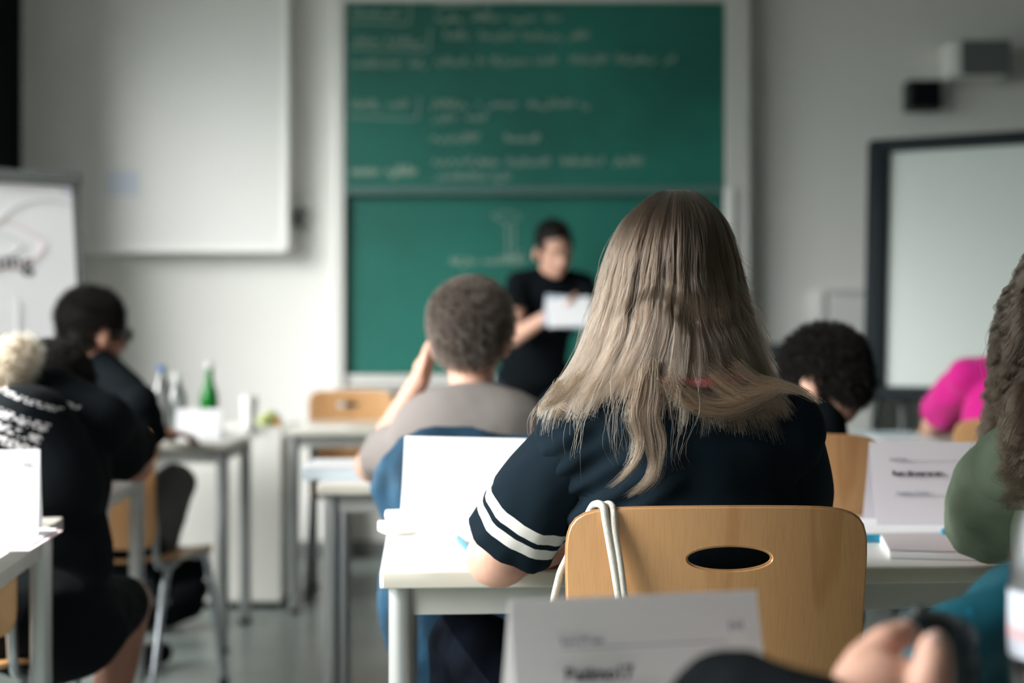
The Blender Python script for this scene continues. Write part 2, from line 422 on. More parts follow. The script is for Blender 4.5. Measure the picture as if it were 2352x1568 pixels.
# ------------------------------------------------------------------ projection panel, clamp, boxes, wall fittings
a, b = P(43, 0, 7.05), P(655, 572, 7.05)
pan = put('projection_panel', B(((a.x + b.x) / 2, 7.12, (3.2 + b.z) / 2), (b.x - a.x - .02, .12, 3.2 - b.z - .02)), M['panel'], None, False)
finish(pan, 'large pale projection panel fixed to the wall left of the chalkboard', 'screen')
for bmx in (B((b.x, 7.12, (3.2 + b.z) / 2), (.03, .14, 3.2 - b.z), bev=.004), B(((a.x + b.x) / 2, 7.12, b.z), (b.x - a.x, .14, .03), bev=.004)):
    put('panel_edge', bmx, M['white'], pan, False)
c = P(280, 420, 7.05)
lab = put('sticker', B((c.x, 7.056, c.z), (.165, .002, .125)), mat('faded_label', (.60, .64, .72), .6), None, False); finish(lab, 'small pale blue notice stuck low on the projection panel', 'sticker')
for dz in (.02, -.015): put('lettering', B((c.x, 7.0545, c.z + dz), (.125, .001, .009)), M['label'], lab, False)
c = P(688, 495, 7.12)
cr = empty('wall_bracket', (c.x, 7.2, c.z), 0, 'small grey metal bracket on the wall beside the projection panel', 'bracket')
put('plate', B((0, -.012, 0), (.09, .024, .24), bev=.004), M['alu'], cr, False); put('hook', T([(0, -.02, .05), (.03, -.06, .03), (.0, -.07, -.03), (.02, -.03, -.08)], .009), M['grey2'], cr)
put('clip', B((-.01, -.035, -.01), (.05, .03, .08), bev=.004), M['grey2'], cr, False)

a, b = P(2198, 92, 7.0), P(2316, 176, 7.0)
sb = empty('wall_speaker', ((a.x + b.x) / 2, 7.2, (a.z + b.z) / 2), 0, 'boxy grey wall speaker with a pale side, upper right of the wall', 'speaker')
put('housing', B((-.015, -.11, 0), (b.x - a.x + .03, .2, a.z - b.z), bev=.008), M['white'], sb, False); put('grille', B((.012, -.215, 0), (b.x - a.x - .01, .012, a.z - b.z - .01), bev=.004), M['grey2'], sb, False)
a, b = P(2092, 180, 7.05), P(2168, 248, 7.05)
s2 = empty('wall_sensor', ((a.x + b.x) / 2, 7.2, (a.z + b.z) / 2), 0, 'small black square box on the wall, lower left of the grey speaker', 'sensor box')
put('housing', B((0, -.06, 0), (b.x - a.x, .12, a.z - b.z), bev=.01), M['dbox'], s2, False); put('front_grille', B((0, -.124, 0), (b.x - a.x - .03, .01, a.z - b.z - .03), bev=.004), M['black'], s2, False)
a = P(1882, 665, 7.15)
tr = put('cable_duct', B((a.x, 7.175, a.z - .28), (.052, .05, .56), bev=.004), M['white'], None, False); finish(tr, 'short white vertical cable duct on the wall behind the dark-haired student', 'cable duct')
a, b = P(1905, 672, 7.15), P(2002, 790, 7.15)
pb = put('wall_box', B(((a.x + b.x) / 2, 7.165, (a.z + b.z) / 2), (b.x - a.x, .07, a.z - b.z), bev=.006), M['panel'], None, False); finish(pb, 'shallow pale cabinet on the wall between cable duct and whiteboard', 'wall box')
put('lid', B(((a.x + b.x) / 2, 7.16, a.z + .004), (b.x - a.x + .02, .09, .018)), M['alu'], pb, False)
c = P(1850, 800, 6.6)
pj = empty('printer', (c.x, 6.72, 0), 0, 'dark grey office machine on a cabinet by the wall, behind the dark-haired student', 'printer')
put('body', B((.06, 0, 1.03), (.40, .36, .10), bev=.012), M['dark'], pj, False); put('lid', B((.12, .05, 1.10), (.26, .22, .05), bev=.01), M['dbox'], pj, False)
st = put('side_cabinet', B((c.x + .06, 6.80, .49), (.5, .5, .98), bev=.005), M['drail'], None, False); finish(st, 'plain grey cabinet under the dark office machine by the wall', 'cabinet')
put('cabinet_door', B((c.x + .06, 6.545, .5), (.46, .012, .9), bev=.002), M['drail'], st, False)

# ------------------------------------------------------------------ whiteboard on its stand (right) and flip chart (left)
wA = P(2000, 328, 6.0); psi = -math.radians(27); tau = math.radians(-5)
wb = empty('standing_whiteboard', (wA.x, wA.y, 0), psi, 'large whiteboard with a thick dark frame on a stand at the right', 'whiteboard')
Hh = wA.z - P(0, 914, 6.0).z; Wd = 1.7
tilt = bpy.data.objects.new('board_panel', bpy.data.meshes.new('board_panel')); 
bm = B((Wd / 2, 0, -Hh / 2), (Wd - .06, .03, Hh - .06)); bm.to_mesh(tilt.data); bm.free(); tilt.data.materials.append(M['wbd']); COL.objects.link(tilt)
tilt.parent = wb; tilt.location = (0, 0, wA.z); tilt.rotation_euler = (tau, 0, 0)
for nm, bmx in (('frame_side', B((.04, -.02, -Hh / 2), (.09, .06, Hh), bev=.02)), ('frame_side', B((Wd - .04, -.02, -Hh / 2), (.09, .06, Hh), bev=.02)),
                ('frame_top', B((Wd / 2, -.02, -.022), (Wd, .06, .055), bev=.02)), ('frame_bottom', B((Wd / 2, -.02, -Hh + .022), (Wd, .06, .055), bev=.02))):
    put(nm, bmx, M['dark'], tilt)
for x in (.12, Wd - .12):
    put('stand_leg', T([(x, .06, .05), (x, .06, 1.0), (x, .05, 1.5)], .022), M['grey2'], wb); put('stand_foot', B((x, .02, .03), (.06, .6, .05), bev=.01), M['grey2'], wb, False)
put('cross_bar', T([(.12, .06, .45), (Wd - .12, .06, .45)], .018), M['grey2'], wb)
put('cable', T(smooth_path([(.06, -.02, .90), (.02, -.04, .7), (.05, -.02, .4), (.0, -.03, .02)], 8), .008, 8), M['dark'], wb)
put('cable', T(smooth_path([(.10, -.02, .90), (.12, -.04, .7), (.07, -.02, .35), (.12, -.03, .02)], 8), .006, 8), M['dark'], wb)

fA = P(178, 405, 4.95); psi = math.radians(30); tau = math.radians(-12)
fc = empty('flip_chart', (fA.x, fA.y, 0), psi, 'flip chart easel with large paper sheet, grey marker sketch, at left edge', 'flip chart')
FW, FH = .74, 1.02
sh = bpy.data.objects.new('backing_board', bpy.data.meshes.new('backing_board')); bm = B((-FW / 2, 0, -FH / 2), (FW, .02, FH), bev=.004); bm.to_mesh(sh.data); bm.free()
sh.data.materials.append(M['grey2']); COL.objects.link(sh); sh.parent = fc; sh.location = (0, 0, fA.z); sh.rotation_euler = (tau, 0, 0)
put('clamp_bar', B((-FW / 2, -.02, -.02), (FW + .01, .03, .045), bev=.006), M['grey2'], sh, False)
put('side_frame', B((-.006, -.014, -FH / 2), (.014, .012, FH), bev=.003), M['grey2'], sh, False)
pa = put('paper_sheet', B((-FW / 2 - .01, -.0135, -FH / 2 - .012), (FW - .03, .004, FH - .05)), M['paper'], sh, False)
def sheet_line(pts, m, r=.004, nm='marker_drawing'): put(nm, T(smooth_path([(x, -.0165, z) for x, z in pts], 6), r, 6), m, pa)
sheet_line([(-.5, -.20), (-.38, -.14), (-.30, -.20), (-.22, -.13), (-.12, -.10), (-.03, -.11)], M['greyink'], .003)
sheet_line([(-.5, -.18), (-.28, -.17), (-.16, -.22), (-.13, -.27), (-.2, -.33), (-.34, -.36)], M['redink'], .003)
sheet_line([(-.5, -.24), (-.3, -.22), (-.2, -.26), (-.3, -.31), (-.5, -.32)], M['greyink'], .003)
sheet_line([(-.22, -.45), (-.225, -.62), (-.21, -.70)], M['greyink'], .003)
sheet_line([(-.21, -.72), (-.17, -.68), (-.13, -.73), (-.18, -.78), (-.21, -.72)], M['blueink'], .006)
sheet_line([(-.06, -.06), (-.03, -.07)], M['blueink'], .004)
def text(s, size, m, parent, loc, rot, off=0, name='lettering', align='LEFT'):
    cu = bpy.data.curves.new(name, 'FONT'); cu.body = s; cu.size = size; cu.extrude = .0003; cu.offset = off; cu.align_x = align
    tmp = bpy.data.objects.new('tmp', cu); COL.objects.link(tmp); dg = bpy.context.evaluated_depsgraph_get(); dg.update()
    me = bpy.data.meshes.new_from_object(tmp.evaluated_get(dg)); bpy.data.objects.remove(tmp); me.name = name; me.materials.clear(); me.materials.append(m)
    o = bpy.data.objects.new(name, me); COL.objects.link(o); o.parent = parent; o.location = loc; o.rotation_euler = rot
    return o
text('anung', .085, M['ink'], pa, (-.165, -.0168, -.345), (PI / 2, 0, 0), .0015, 'lettering', 'RIGHT')
for x in (-FW + .05, -.05): put('easel_leg', T([(x, .03, 1.55), (x + (.12 if x > -.2 else -.12), -.06, .0)], .014), M['grey2'], fc)
put('easel_leg', T([(-FW / 2, .05, 1.55), (-FW / 2, .70, 0)], .014), M['grey2'], fc)

# ------------------------------------------------------------------ desks
def desk(loc, rz, W, D, label, group=None, top=.74):
    'origin: front left corner of the top, on the floor'
    t = empty('school_desk', loc, rz, label, 'desk', group)
    put('tabletop', B((W / 2, D / 2, top - .0135), (W, D, .027), bev=.004), M['desk'], t)
    put('edge_band', B((W / 2, .0, top - .0135), (W - .01, .006, .023), bev=.002), M['dedge'], t)
    for x in (.034, W - .034):
        for y in (.05, D - .045):
            l = put('leg', T([(x, y, .02), (x, y, top - .027)], .0215, 20), M['steel'], t); put('foot_plug', T([(x, y, 0), (x, y, .02)], .023, 16), M['plug'], l)
    for y in (.05, D - .045): put('frame_rail', B((W / 2, y, top - .052), (W - .1, .022, .045), bev=.003), M['drail'], t)
    for x in (.042, W - .042): put('frame_rail', B((x, D / 2, top - .052), (.022, D - .12, .045), bev=.003), M['drail'], t)
    return t
r6 = math.radians(3.5)
def at(px, d): return ((px - 1176) / FPX * d, d, 0)
G = 'pale laminate desks in rows'
D1 = desk(at(872, 2.165), r6, 1.3, .65, 'white school desk in front of the long-haired girl, tent card on its left half', G)
D2 = desk(at(728, 3.49), r6, 1.3, .60, 'white school desk in front of the boy in grey, second from the chalkboard', G)
def corner_right(px, d, W, a): x, y, _ = at(px, d); return (x - W * math.cos(a), y - W * math.sin(a), 0)
a6 = math.radians(5)
D3 = desk(corner_right(-22, 2.24, 1.3, math.radians(7)), math.radians(7), 1.3, .60, 'white school desk at the near left edge with tent card and papers', G)
D4 = desk(corner_right(255, 3.47, 1.3, a6), a6, 1.3, .60, 'white school desk under the elbow of the slumped student in black', G)
D5 = desk(corner_right(528, 4.93, .70, math.radians(2)), math.radians(2), .70, .62, 'white school desk carrying the water bottles near the flip chart', G)
D6 = desk((.42, 4.85, 0), math.radians(3), 1.5, .62, 'white school desk strewn with papers under the elbow of the magenta shirt', G)
D8 = desk((-.35, .72, 0), 0, 1.7, .64, 'white school desk nearest the camera under the large tent card', G)
D7 = desk(at(652, 5.66), 0, 1.6, .66, "teacher's pale desk in front of the chalkboard", None)
mx_ = (P(405, 0, 5.78).x + P(645, 0, 5.78).x) / 2
md = put('storage_cabinet', B((mx_, 6.05, .385), (.425, .52, .71), bev=.005), M['desk'], None, False); finish(md, 'low white cabinet between the bottle desk and the teacher desk, white cup on top', 'cabinet')
put('plinth', B((mx_, 6.06, .015), (.40, .49, .03)), M['dark'], md, False)

# ------------------------------------------------------------------ plywood chairs
def back_panel(w_, h, hole, bend=.028, thick=.010, taper=.012, cr=.035, arch=.006):
    'upright plywood back with an oval grip hole; origin at middle of top edge'
    bm = bmesh.new(); n = 128; rings = []
    def outer(a):
        ux, uz = math.cos(a), math.sin(a); p = 9.0
        r = (abs(ux) ** p + abs(uz) ** p) ** (-1 / p); return ux * r * w_ / 2, uz * r * h / 2
    hc = h / 2 - hole[2]; levels = 12
    for l in range(levels + 1):
        t = l / levels; ring = []
        for k in range(n):
            a = 2 * PI * k / n; ox, oz = outer(a); ix, iz = hole[0] / 2 * math.cos(a) + hole[3], hole[1] / 2 * math.sin(a) + hc
            x, z = ix + (ox - ix) * t, iz + (oz - iz) * t; ring.append((x, z))
        rings.append(ring)
    def pos(x, z, off):
        u = x / (w_ / 2); zz = (z - h / 2)
        x2 = x - math.copysign(1, x) * taper * (abs(u)) * max(0, -zz / h)
        return (x2, -bend * (1 - u * u) + off + .16 * (-zz) * 0 + .10 * max(0, -zz) , zz + arch * (1 - u * u) * max(0, 1 + zz / h * 2))
    F = [[bm.verts.new(pos(x, z, -thick / 2)) for x, z in r] for r in rings]; K = [[bm.verts.new(pos(x, z, thick / 2)) for x, z in r] for r in rings]
    for S, fl in ((F, 0), (K, 1)):
        for a, b in zip(S, S[1:]):
            for k in range(n):
                q = (a[k], a[(k + 1) % n], b[(k + 1) % n], b[k]); bm.faces.new(q[::-1] if fl else q)
    for a, b, fl in ((F[0], K[0], 0), (F[-1], K[-1], 1)):
        for k in range(n):
            q = (a[k], b[k], b[(k + 1) % n], a[(k + 1) % n]); bm.faces.new(q if not fl else q[::-1])
    bmesh.ops.recalc_face_normals(bm, faces=bm.faces[:])
    es = [e for e in bm.edges if e.calc_face_angle(0) > 1.0]
    bmesh.ops.bevel(bm, geom=es, offset=.003, segments=3, affect='EDGES')
    return bm
def chair_at(loc, rz, label, topz=.876, w_=.405, h=.36, hole=(.11, .029, .067, .012), wood=None, seatz=.45, group='beech plywood stacking chairs', back_rz=0):
    'origin on the floor under the backrest; the sitter faces local +y'
    t = empty('plywood_chair', loc, rz, label, 'chair', group); wood = wood or M['wood']
    b = put('backrest', back_panel(w_, h, hole), wood, t); b.location = (0, 0, topz); b.rotation_euler = (0, 0, back_rz)
    bm = bmesh.new(); n, m_ = 20, 16; V = []
    for s in (0, 1):
        S = []
        for i in range(n + 1):
            row = []
            for j in range(m_ + 1):
                u, v = i / n * 2 - 1, j / m_ * 2 - 1; p = 5
                rr = max(abs(u), abs(v)); q = (abs(u) ** p + abs(v) ** p) ** (1 / p); f = rr / q if q > 0 else 1
                x, y = u * f * .19, .24 + v * f * .20
                z = seatz + .012 * u * u - .008 * (1 - v * v) - (.03 * max(0, v - .6) ** 2 * 6) - s * .010
                row.append(bm.verts.new((x, y, z)))
            S.append(row)
        V.append(S)
    for s, S in enumerate(V):
        for i in range(n):
            for j in range(m_):
                q = (S[i][j], S[i + 1][j], S[i + 1][j + 1], S[i][j + 1]); bm.faces.new(q if s == 0 else q[::-1])
    loop = [(i, 0) for i in range(n)] + [(n, j) for j in range(m_)] + [(i, m_) for i in range(n, 0, -1)] + [(0, j) for j in range(m_, 0, -1)]
    for (a, c), (e, g) in zip(loop, loop[1:] + loop[:1]): bm.faces.new((V[0][a][c], V[1][a][c], V[1][e][g], V[0][e][g]))
    bmesh.ops.recalc_face_normals(bm, faces=bm.faces[:]); put('seat', bm, wood, t)
    for s in (-1, 1):
        put('back_post', T(smooth_path([(s * .165, .16, seatz - .025), (s * .17, .075, seatz - .01), (s * .165, .062, seatz + .12), (s * .150, .038, topz - .16)], 6), .0105), M['steelb'], t)
        fl = put('leg', T(smooth_path([(s * .17, .30, seatz - .02), (s * .18, .36, .40), (s * .20, .43, .02)], 6), .0115), M['steelb'], t)
        rl = put('leg', T(smooth_path([(s * .17, .18, seatz - .02), (s * .18, .10, .38), (s * .20, -.02, .02)], 6), .0115), M['steelb'], t)
        put('foot_cap', T([(s * .20, .43, 0), (s * .20, .43, .03)], .014), M['plug'], fl); put('foot_cap', T([(s * .20, -.02, 0), (s * .20, -.02, .03)], .014), M['plug'], rl)
    put('seat_rail', T([(-.17, .18, seatz - .02), (.17, .18, seatz - .02)], .0105), M['steelb'], t); put('seat_rail', T([(-.17, .32, seatz - .02), (.17, .32, seatz - .02)], .0105), M['steelb'], t)
    return t
C1 = chair_at((.2695, 1.868, 0), math.radians(2), "beech chair with oval grip hole, holding the long-haired girl", topz=.872)
c = P(1783, 1000, 2.86); C2 = chair_at((c.x, 2.86, 0), math.radians(2), 'beech chair behind the girl, under the dark-haired student in navy', topz=c.z, w_=.44)
c = P(1128, 1030, 2.92); C3 = chair_at((c.x, 2.90, 0), 0, 'beech chair under the boy in grey, hidden by a blue jacket', topz=.86)
c = P(-28, 995, 2.82); C4 = chair_at((c.x - .115, 2.74, 0), math.radians(-3), 'beech chair at the left edge under the slumped student in black', topz=.872)
c = P(215, 1000, 4.12); C5 = chair_at((c.x - .01, 4.14, 0), math.radians(-16), 'beech chair under the student with glasses near the flip chart', topz=.845, h=.36)
c = P(802, 890, 6.45); C6 = chair_at((c.x, 6.52, 0), PI + math.radians(8), "beech chair tucked behind the teacher's desk, facing the class", topz=.862, w_=.39, h=.36)
c = P(2440, 0, 2.0); C7 = chair_at((1.0, 1.80, 0), math.radians(-4), 'beech chair at the right edge under the curly-haired student', topz=.86)
c = P(2330, 0, 4.2); C8 = chair_at((1.50, 4.18, 0), math.radians(-2), 'beech chair under the student in the magenta shirt', topz=.86)
# ------------------------------------------------------------------ tent cards
def tent(px, d, z0, rz, w_, h, depth, label, lines, m=None, curl=0):
    'origin: middle of the base line of the near panel'
    x = (px - 1176) / FPX * d
    t = empty('tent_card', (x, d, z0), rz, label, 'name card', 'folded name cards on desks')
    m = m or M['paper']; th = math.atan2(depth / 2, h)
    L = math.hypot(h, depth / 2)
    def pnl(sgn):
        bm = bmesh.new(); n = 10; V = []
        for k in range(2):
            row = []
            for i in range(n + 1):
                f = i / n
                for X in (-w_ / 2, w_ / 2):
                    y = (depth / 2 * f if sgn > 0 else depth - depth / 2 * f) + sgn * .002 * math.sin(PI * f) + (k * .0006) * -sgn
                    row.append(bm.verts.new((X, y, h * f)))
            V.append(row)
        for k in range(2):
            for i in range(n): a = V[k]; bm.faces.new((a[2 * i], a[2 * i + 1], a[2 * i + 3], a[2 * i + 2]))
        for i in range(n):
            for s in (0, 1): bm.faces.new((V[0][2 * i + s], V[1][2 * i + s], V[1][2 * i + 2 + s], V[0][2 * i + 2 + s]))
        for e in (0, n): bm.faces.new((V[0][2 * e], V[0][2 * e + 1], V[1][2 * e + 1], V[1][2 * e]))
        bmesh.ops.recalc_face_normals(bm, faces=bm.faces[:]); return bm
    put('front_panel', pnl(1), m, t); put('rear_panel', pnl(-1), m, t)
    ang = math.atan2(depth / 2, h)
    for s, fx, fz, size, mm, off in lines:
        f = fz; text(s, size, mm, t, (-w_ / 2 + fx * w_, depth / 2 * f - .0035 , h * f), (PI / 2 - ang, 0, 0), off)
    return t
def rule(t, w_, h, depth, fx0, fx1, fz, m=None):
    bm = B((w_ * ((fx0 + fx1) / 2 - .5), depth / 2 * fz - .0032, h * fz), (w_ * (fx1 - fx0), .0004, .0009)); put('printed_rule', bm, m or M['inkl'], t, False)
w_, h_, dp = .225, .158, .085
tc1 = tent(1497, 1.19, .742, math.radians(13), .224, .128, .09, 'large blurred tent name card in the foreground, before the chair back',
           [('Sorte/Team', .185, .715, .0078, M['inkl'], .0003), ('Batimo17', .19, .49, .0155, M['ink'], .0006), ('(w)', .86, .765, .0105, M['inkl'], .0002)], curl=1)
rule(tc1, .224, .128, .09, .19, .85, .69)
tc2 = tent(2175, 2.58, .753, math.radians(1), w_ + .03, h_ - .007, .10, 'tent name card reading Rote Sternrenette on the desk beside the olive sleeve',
           [('Sorte/Team', .13, .79, .0068, M['inkl'], .0002), ('Rote Sternrenette', .14, .605, .0128, M['ink'], .0006), ('Nachname, Vorname', .155, .39, .0072, M['inkl'], .0002)], mat('shaded_paper', (.60, .575, .62), .8))  # paper darkened: the shade beside the girl is put into its colour
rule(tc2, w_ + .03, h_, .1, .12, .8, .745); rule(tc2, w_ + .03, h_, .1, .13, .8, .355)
tc3 = tent(1060, 2.64, .742, math.radians(-17), .244, .168, .05, 'glaringly bright blank tent card on the desk, left of the girl',
           [], M['pbright'])
tc4 = tent(-50, 2.50, .748, math.radians(13), .20, .148, .085, 'pale tent name card cut off by the left edge of the photo',
           [('(w)', .83, .80, .014, M['inkl'], .0001)])
rule(tc4, .2, .148, .085, .1, .9, .73); rule(tc4, .2, .148, .085, .1, .9, .36)
tc5 = tent(455, 5.12, .742, 0, .165, .105, .06, 'small white tent card in front of the green bottle', [])

# papers, pads and small things on the desks
def pad(name, loc, rz, s, m, label, cat, group=None, parts=None, tiltx=0):
    t = put(name, B((0, 0, s[2] / 2), s, bev=min(.003, s[2] * .3)), m, None, False, loc); t.rotation_euler = (tiltx, 0, rz); finish(t, label, cat, group)
    return t
p = pad('folder', (P(2150, 0, 2.6).x, 2.60, .7405), .06, (.36, .23, .013), M['tealp'], 'turquoise folder lying under the Rote Sternrenette card', 'folder')
put('inner_sheets', B((-.01, -.004, .0145), (.33, .21, .003)), M['paper'], p, False)
p = pad('notepad', (P(2185, 0, 2.36).x, 2.40, .7405), -.18, (.20, .26, .012), M['paper'], 'thick white notepad on the desk in front of the turquoise folder', 'notepad')
for v in p.data.vertices: pass
put('cover', B((0, 0, .0135), (.198, .258, .0014)), mat('greyish_cover', (.55, .50, .52), .6), p, False)
p = pad('phone', (P(2325, 0, 2.32).x, 2.30, .7405), .3, (.07, .14, .009), M['dbox'], 'black phone lying at the desk edge beside the white notepad', 'phone'); put('screen', B((0, 0, .0094), (.062, .128, .0008)), M['dark'], p, False)
pn = put('pen', T([(P(2110, 0, 2.47).x, 2.475, .747), (P(2030, 0, 2.46).x, 2.455, .747)], .006), M['dbox'], None); finish(pn, 'dark pen lying in front of the turquoise folder', 'pen'); 
c_ = P(2170, 0, 2.5); cp = put('marker_top', T([(c_.x - .012, 2.475, .752), (c_.x + .014, 2.475, .752)], .007), M['tealp'], None); finish(cp, 'small bright blue marker end peeking over the white notepad', 'marker'); cp.location = (0, 0, .006)
p = pad('sheet', (P(1020, 0, 2.36).x, 2.37, .7405), .05, (.17, .24, .002), M['pbright'], 'white sheet of paper on the desk in front of the blank bright card', 'paper')
p = pad('tissue_pack', (P(915, 0, 2.62).x, 2.60, .7405), .4, (.05, .08, .018), M['pbright'], 'small white crumpled packet at the left foot of the bright card', 'packet'); put('flap', B((0, .0, .024), (.035, .045, .014), rot=Matrix.Rotation(.5, 3, 'X'), bev=.003), M['paper'], p, False)
pn = put('pen', T([(P(1052, 0, 2.44).x, 2.47, .749), (P(1085, 0, 2.3).x, 2.30, .749)], .0055), mat('blue_pen', (.03, .22, .33), .4), None); finish(pn, 'blue pen on the white sheet beside the bare elbow', 'pen'); put('tip', T([(P(1085, 0, 2.3).x, 2.30, .749), (P(1087, 0, 2.29).x, 2.288, .749)], [.0045, .0015]), M['steel'], pn)
p = pad('paper_stack', (P(800, 0, 3.72).x, 3.74, .7405), .05, (.22, .29, .028), mat('bluish_paper', (.60, .70, .78), .7), 'pale blue stack of papers at the left end of the grey-shirted boy\'s desk', 'papers'); put('top_sheet', B((.005, -.004, .0295), (.215, .285, .002)), M['paper'], p, False)
p = pad('sheet', (-.935, 2.52, .7405), .10, (.21, .20, .004), M['paper'], 'white sheets under the tent card at the near left edge', 'paper'); p.scale.z = 1
put('lower_sheet', B((.01, -.03, -.0), (.21, .25, .002)), mat('pinkish_paper', (.72, .60, .66), .7), p, False)
for i, (px, d, rz, lb_) in enumerate([(1990, 5.05, .3, 'loose white sheet at the left of the magenta-shirted student\'s desk'), (2080, 5.0, -.15, 'loose white sheet nearest the bare elbow under the magenta sleeve'), (2050, 5.25, .1, 'pale blue-white sheet farthest back on the desk with loose papers')]):
    p = pad('sheet', (P(px, 0, d).x, d, .7405 + .003 * i), rz, (.21, .29, .003), [M['paper'], M['paper'], mat('ice_paper', (.62, .72, .78), .7)][i], lb_, 'paper', 'loose papers on the magenta student\'s desk')

def bottle(loc, prof, m, label, cat, capm, capr=.0145, capz=0, labelband=None, mark=None):
    bm = bmesh.new(); lathe(bm, prof, 28); b = put('bottle', bm, m, None, True, loc); finish(b, label, 'bottle')
    bm = bmesh.new(); H = prof[-1][1]; lathe(bm, [(capr, H - .002), (capr, H + .018), (capr * .8, H + .02)], 20); put('cap', bm, capm, b)
    if labelband:
        bm = bmesh.new(); r, z0, z1 = labelband; lathe(bm, [(r, z0), (r, z1)], 28); l = put('bottle_label', bm, mark or M['white'], b)
    return b
pet = [(.028, 0), (.034, .006), (.035, .02), (.033, .05), (.035, .06), (.035, .14), (.034, .15), (.032, .165), (.024, .195), (.014, .215), (.0125, .235)]
pet = [(r, z * 1.02) for r, z in pet]
c = P(368, 0, 5.2); bottle((c.x, 5.22, .741), pet, M['petg'], 'clear water bottle with blue cap, left of the small white card', 'bottle', M['bluecap'], .015)
c = P(398, 0, 5.3); bottle((c.x, 5.36, .741), [(r, z * .86) for r, z in pet], M['petg'], 'clear water bottle with white cap behind the blue-capped one', 'bottle', M['white'], .015)
wine = [(.030, 0), (.034, .005), (.034, .13), (.032, .15), (.018, .19), (.0135, .215), (.0125, .25)]
c = P(478, 0, 5.38); bottle((c.x, 5.40, .741), wine, M['green'], 'green glass bottle standing behind the small white card', 'bottle', M['white'], .015)
c = P(575, 0, 5.8); cup = bmesh.new(); lathe(cup, [(.026, 0), (.033, .10), (.034, .125), (.031, .126)], 24); cu_ = put('cup', cup, M['white'], None, True, (c.x - .0, 5.78, .741)); finish(cu_, "tall white cup on the low cabinet left of the teacher's desk", 'cup')
c = P(618, 0, 5.85); sn = blob('snack_bag', [('e', (0, 0, .022), (.055, .03, .022), None), ('e', (.0, .01, .045), (.03, .02, .018), None)], M['lime'], None, .004, 2, lambda v: .004 * noise.noise(v * 60)); sn.location = (c.x, 5.86, .742); finish(sn, "pale yellow-green crumpled wrapper beside the tall white cup", 'wrapper')
c = P(638, 0, 5.85); og = blob('orange_fruit', [('e', (0, 0, .018), (.019, .019, .018), None)], M['orange'], None, .003, 2); og.location = (c.x, 5.84, .741); finish(og, 'small orange fruit beside the yellow-green wrapper', 'fruit')

# black bag on the floor
bg_ = blob('shoulder_bag', [('e', (0, 0, .10), (.17, .12, .095), None), ('e', (-.06, 0, .08), (.12, .11, .08), None), ('e', (.08, .02, .14), (.10, .07, .06), None)], M['black'], None, .008, 4, lambda v: .008 * noise.noise(v * 14))
c = P(370, 0, 5.4); bg_.location = (c.x, 5.4, 0); finish(bg_, 'black bag slumped on the floor under the bottle desk', 'bag')
put('strap', T(smooth_path([(-.12, -.08, .10), (-.16, -.14, .15), (-.04, -.16, .13), (.06, -.12, .12)], 6), .012), M['gshort'], bg_)

# ------------------------------------------------------------------ people
def head_prims(c, f, u, s=1.0, nose=True):
    f = Vector(f).normalized(); u = (Vector(u) - f * Vector(u).dot(f)).normalized(); r = f.cross(u); R = R3(r, f, u); q = lambda x, y, z: Vector(c) + (r * x + f * y + u * z) * s
    pr = [('e', q(0, -.008, .028), (.074 * s, .094 * s, .088 * s), R), ('e', q(0, .030, -.04), (.056 * s, .062 * s, .078 * s), R), ('e', q(0, .062, -.088), (.028 * s, .024 * s, .022 * s), R),
          ('c', q(0, .086, .008), q(0, .104, -.028), .009 * s, .013 * s), ('e', q(0, .078, .018), (.05 * s, .014 * s, .012 * s), R),
          ('e', q(0, .088, -.058), (.022 * s, .010 * s, .010 * s), R)]
    for sx in (-1, 1):
        pr += [('e', q(sx * .083, -.008, -.012), (.011 * s, .020 * s, .033 * s), R3((r * 1 - f * sx * .35).normalized(), (f + r * sx * .35).normalized(), u)), ('e', q(sx * .045, .055, -.03), (.02 * s, .02 * s, .022 * s), R)]
    return pr, q, R

def hand_prims(wr, fd, pn, side, s=1.0, curl=.35, spread=.12):
    'wrist, finger direction, palm normal (palm side), side +1: thumb on +(fd x pn)'
    fd = Vector(fd).normalized(); pn = (Vector(pn) - fd * Vector(pn).dot(fd)).normalized(); x = fd.cross(pn) * side; q = lambda a, b, c: Vector(wr) + (x * a + fd * b + pn * c) * s
    R = R3(x, fd, pn); pr = [('e', q(0, .045, 0), (.040 * s, .052 * s, .014 * s), R), ('c', q(0, 0, 0), q(0, .03, 0), .024 * s, .024 * s)]
    for i, (ox, L) in enumerate(((.030, .072), (.010, .080), (-.010, .074), (-.029, .058))):
        a = q(ox, .085 - abs(ox - .005) * .2, 0); ang = 0; d = (fd + x * ox * spread * 20 * .3).normalized()
        for k, seg in enumerate((.45, .3, .25)):
            ang += curl * (1.0 if k else .7); dd = (d * math.cos(ang) + pn * math.sin(ang)).normalized(); b = a + dd * L * seg * s
            pr.append(('c', a, b, (.0088 - k * .0008) * s, (.0082 - k * .0009) * s)); a = b
    a = q(.032, .022, .004); b = q(.058, .048, .016); c = q(.064, .078, .024)
    pr += [('c', a, b, .012 * s, .0100 * s), ('c', b, c, .0100 * s, .0085 * s)]
    return pr

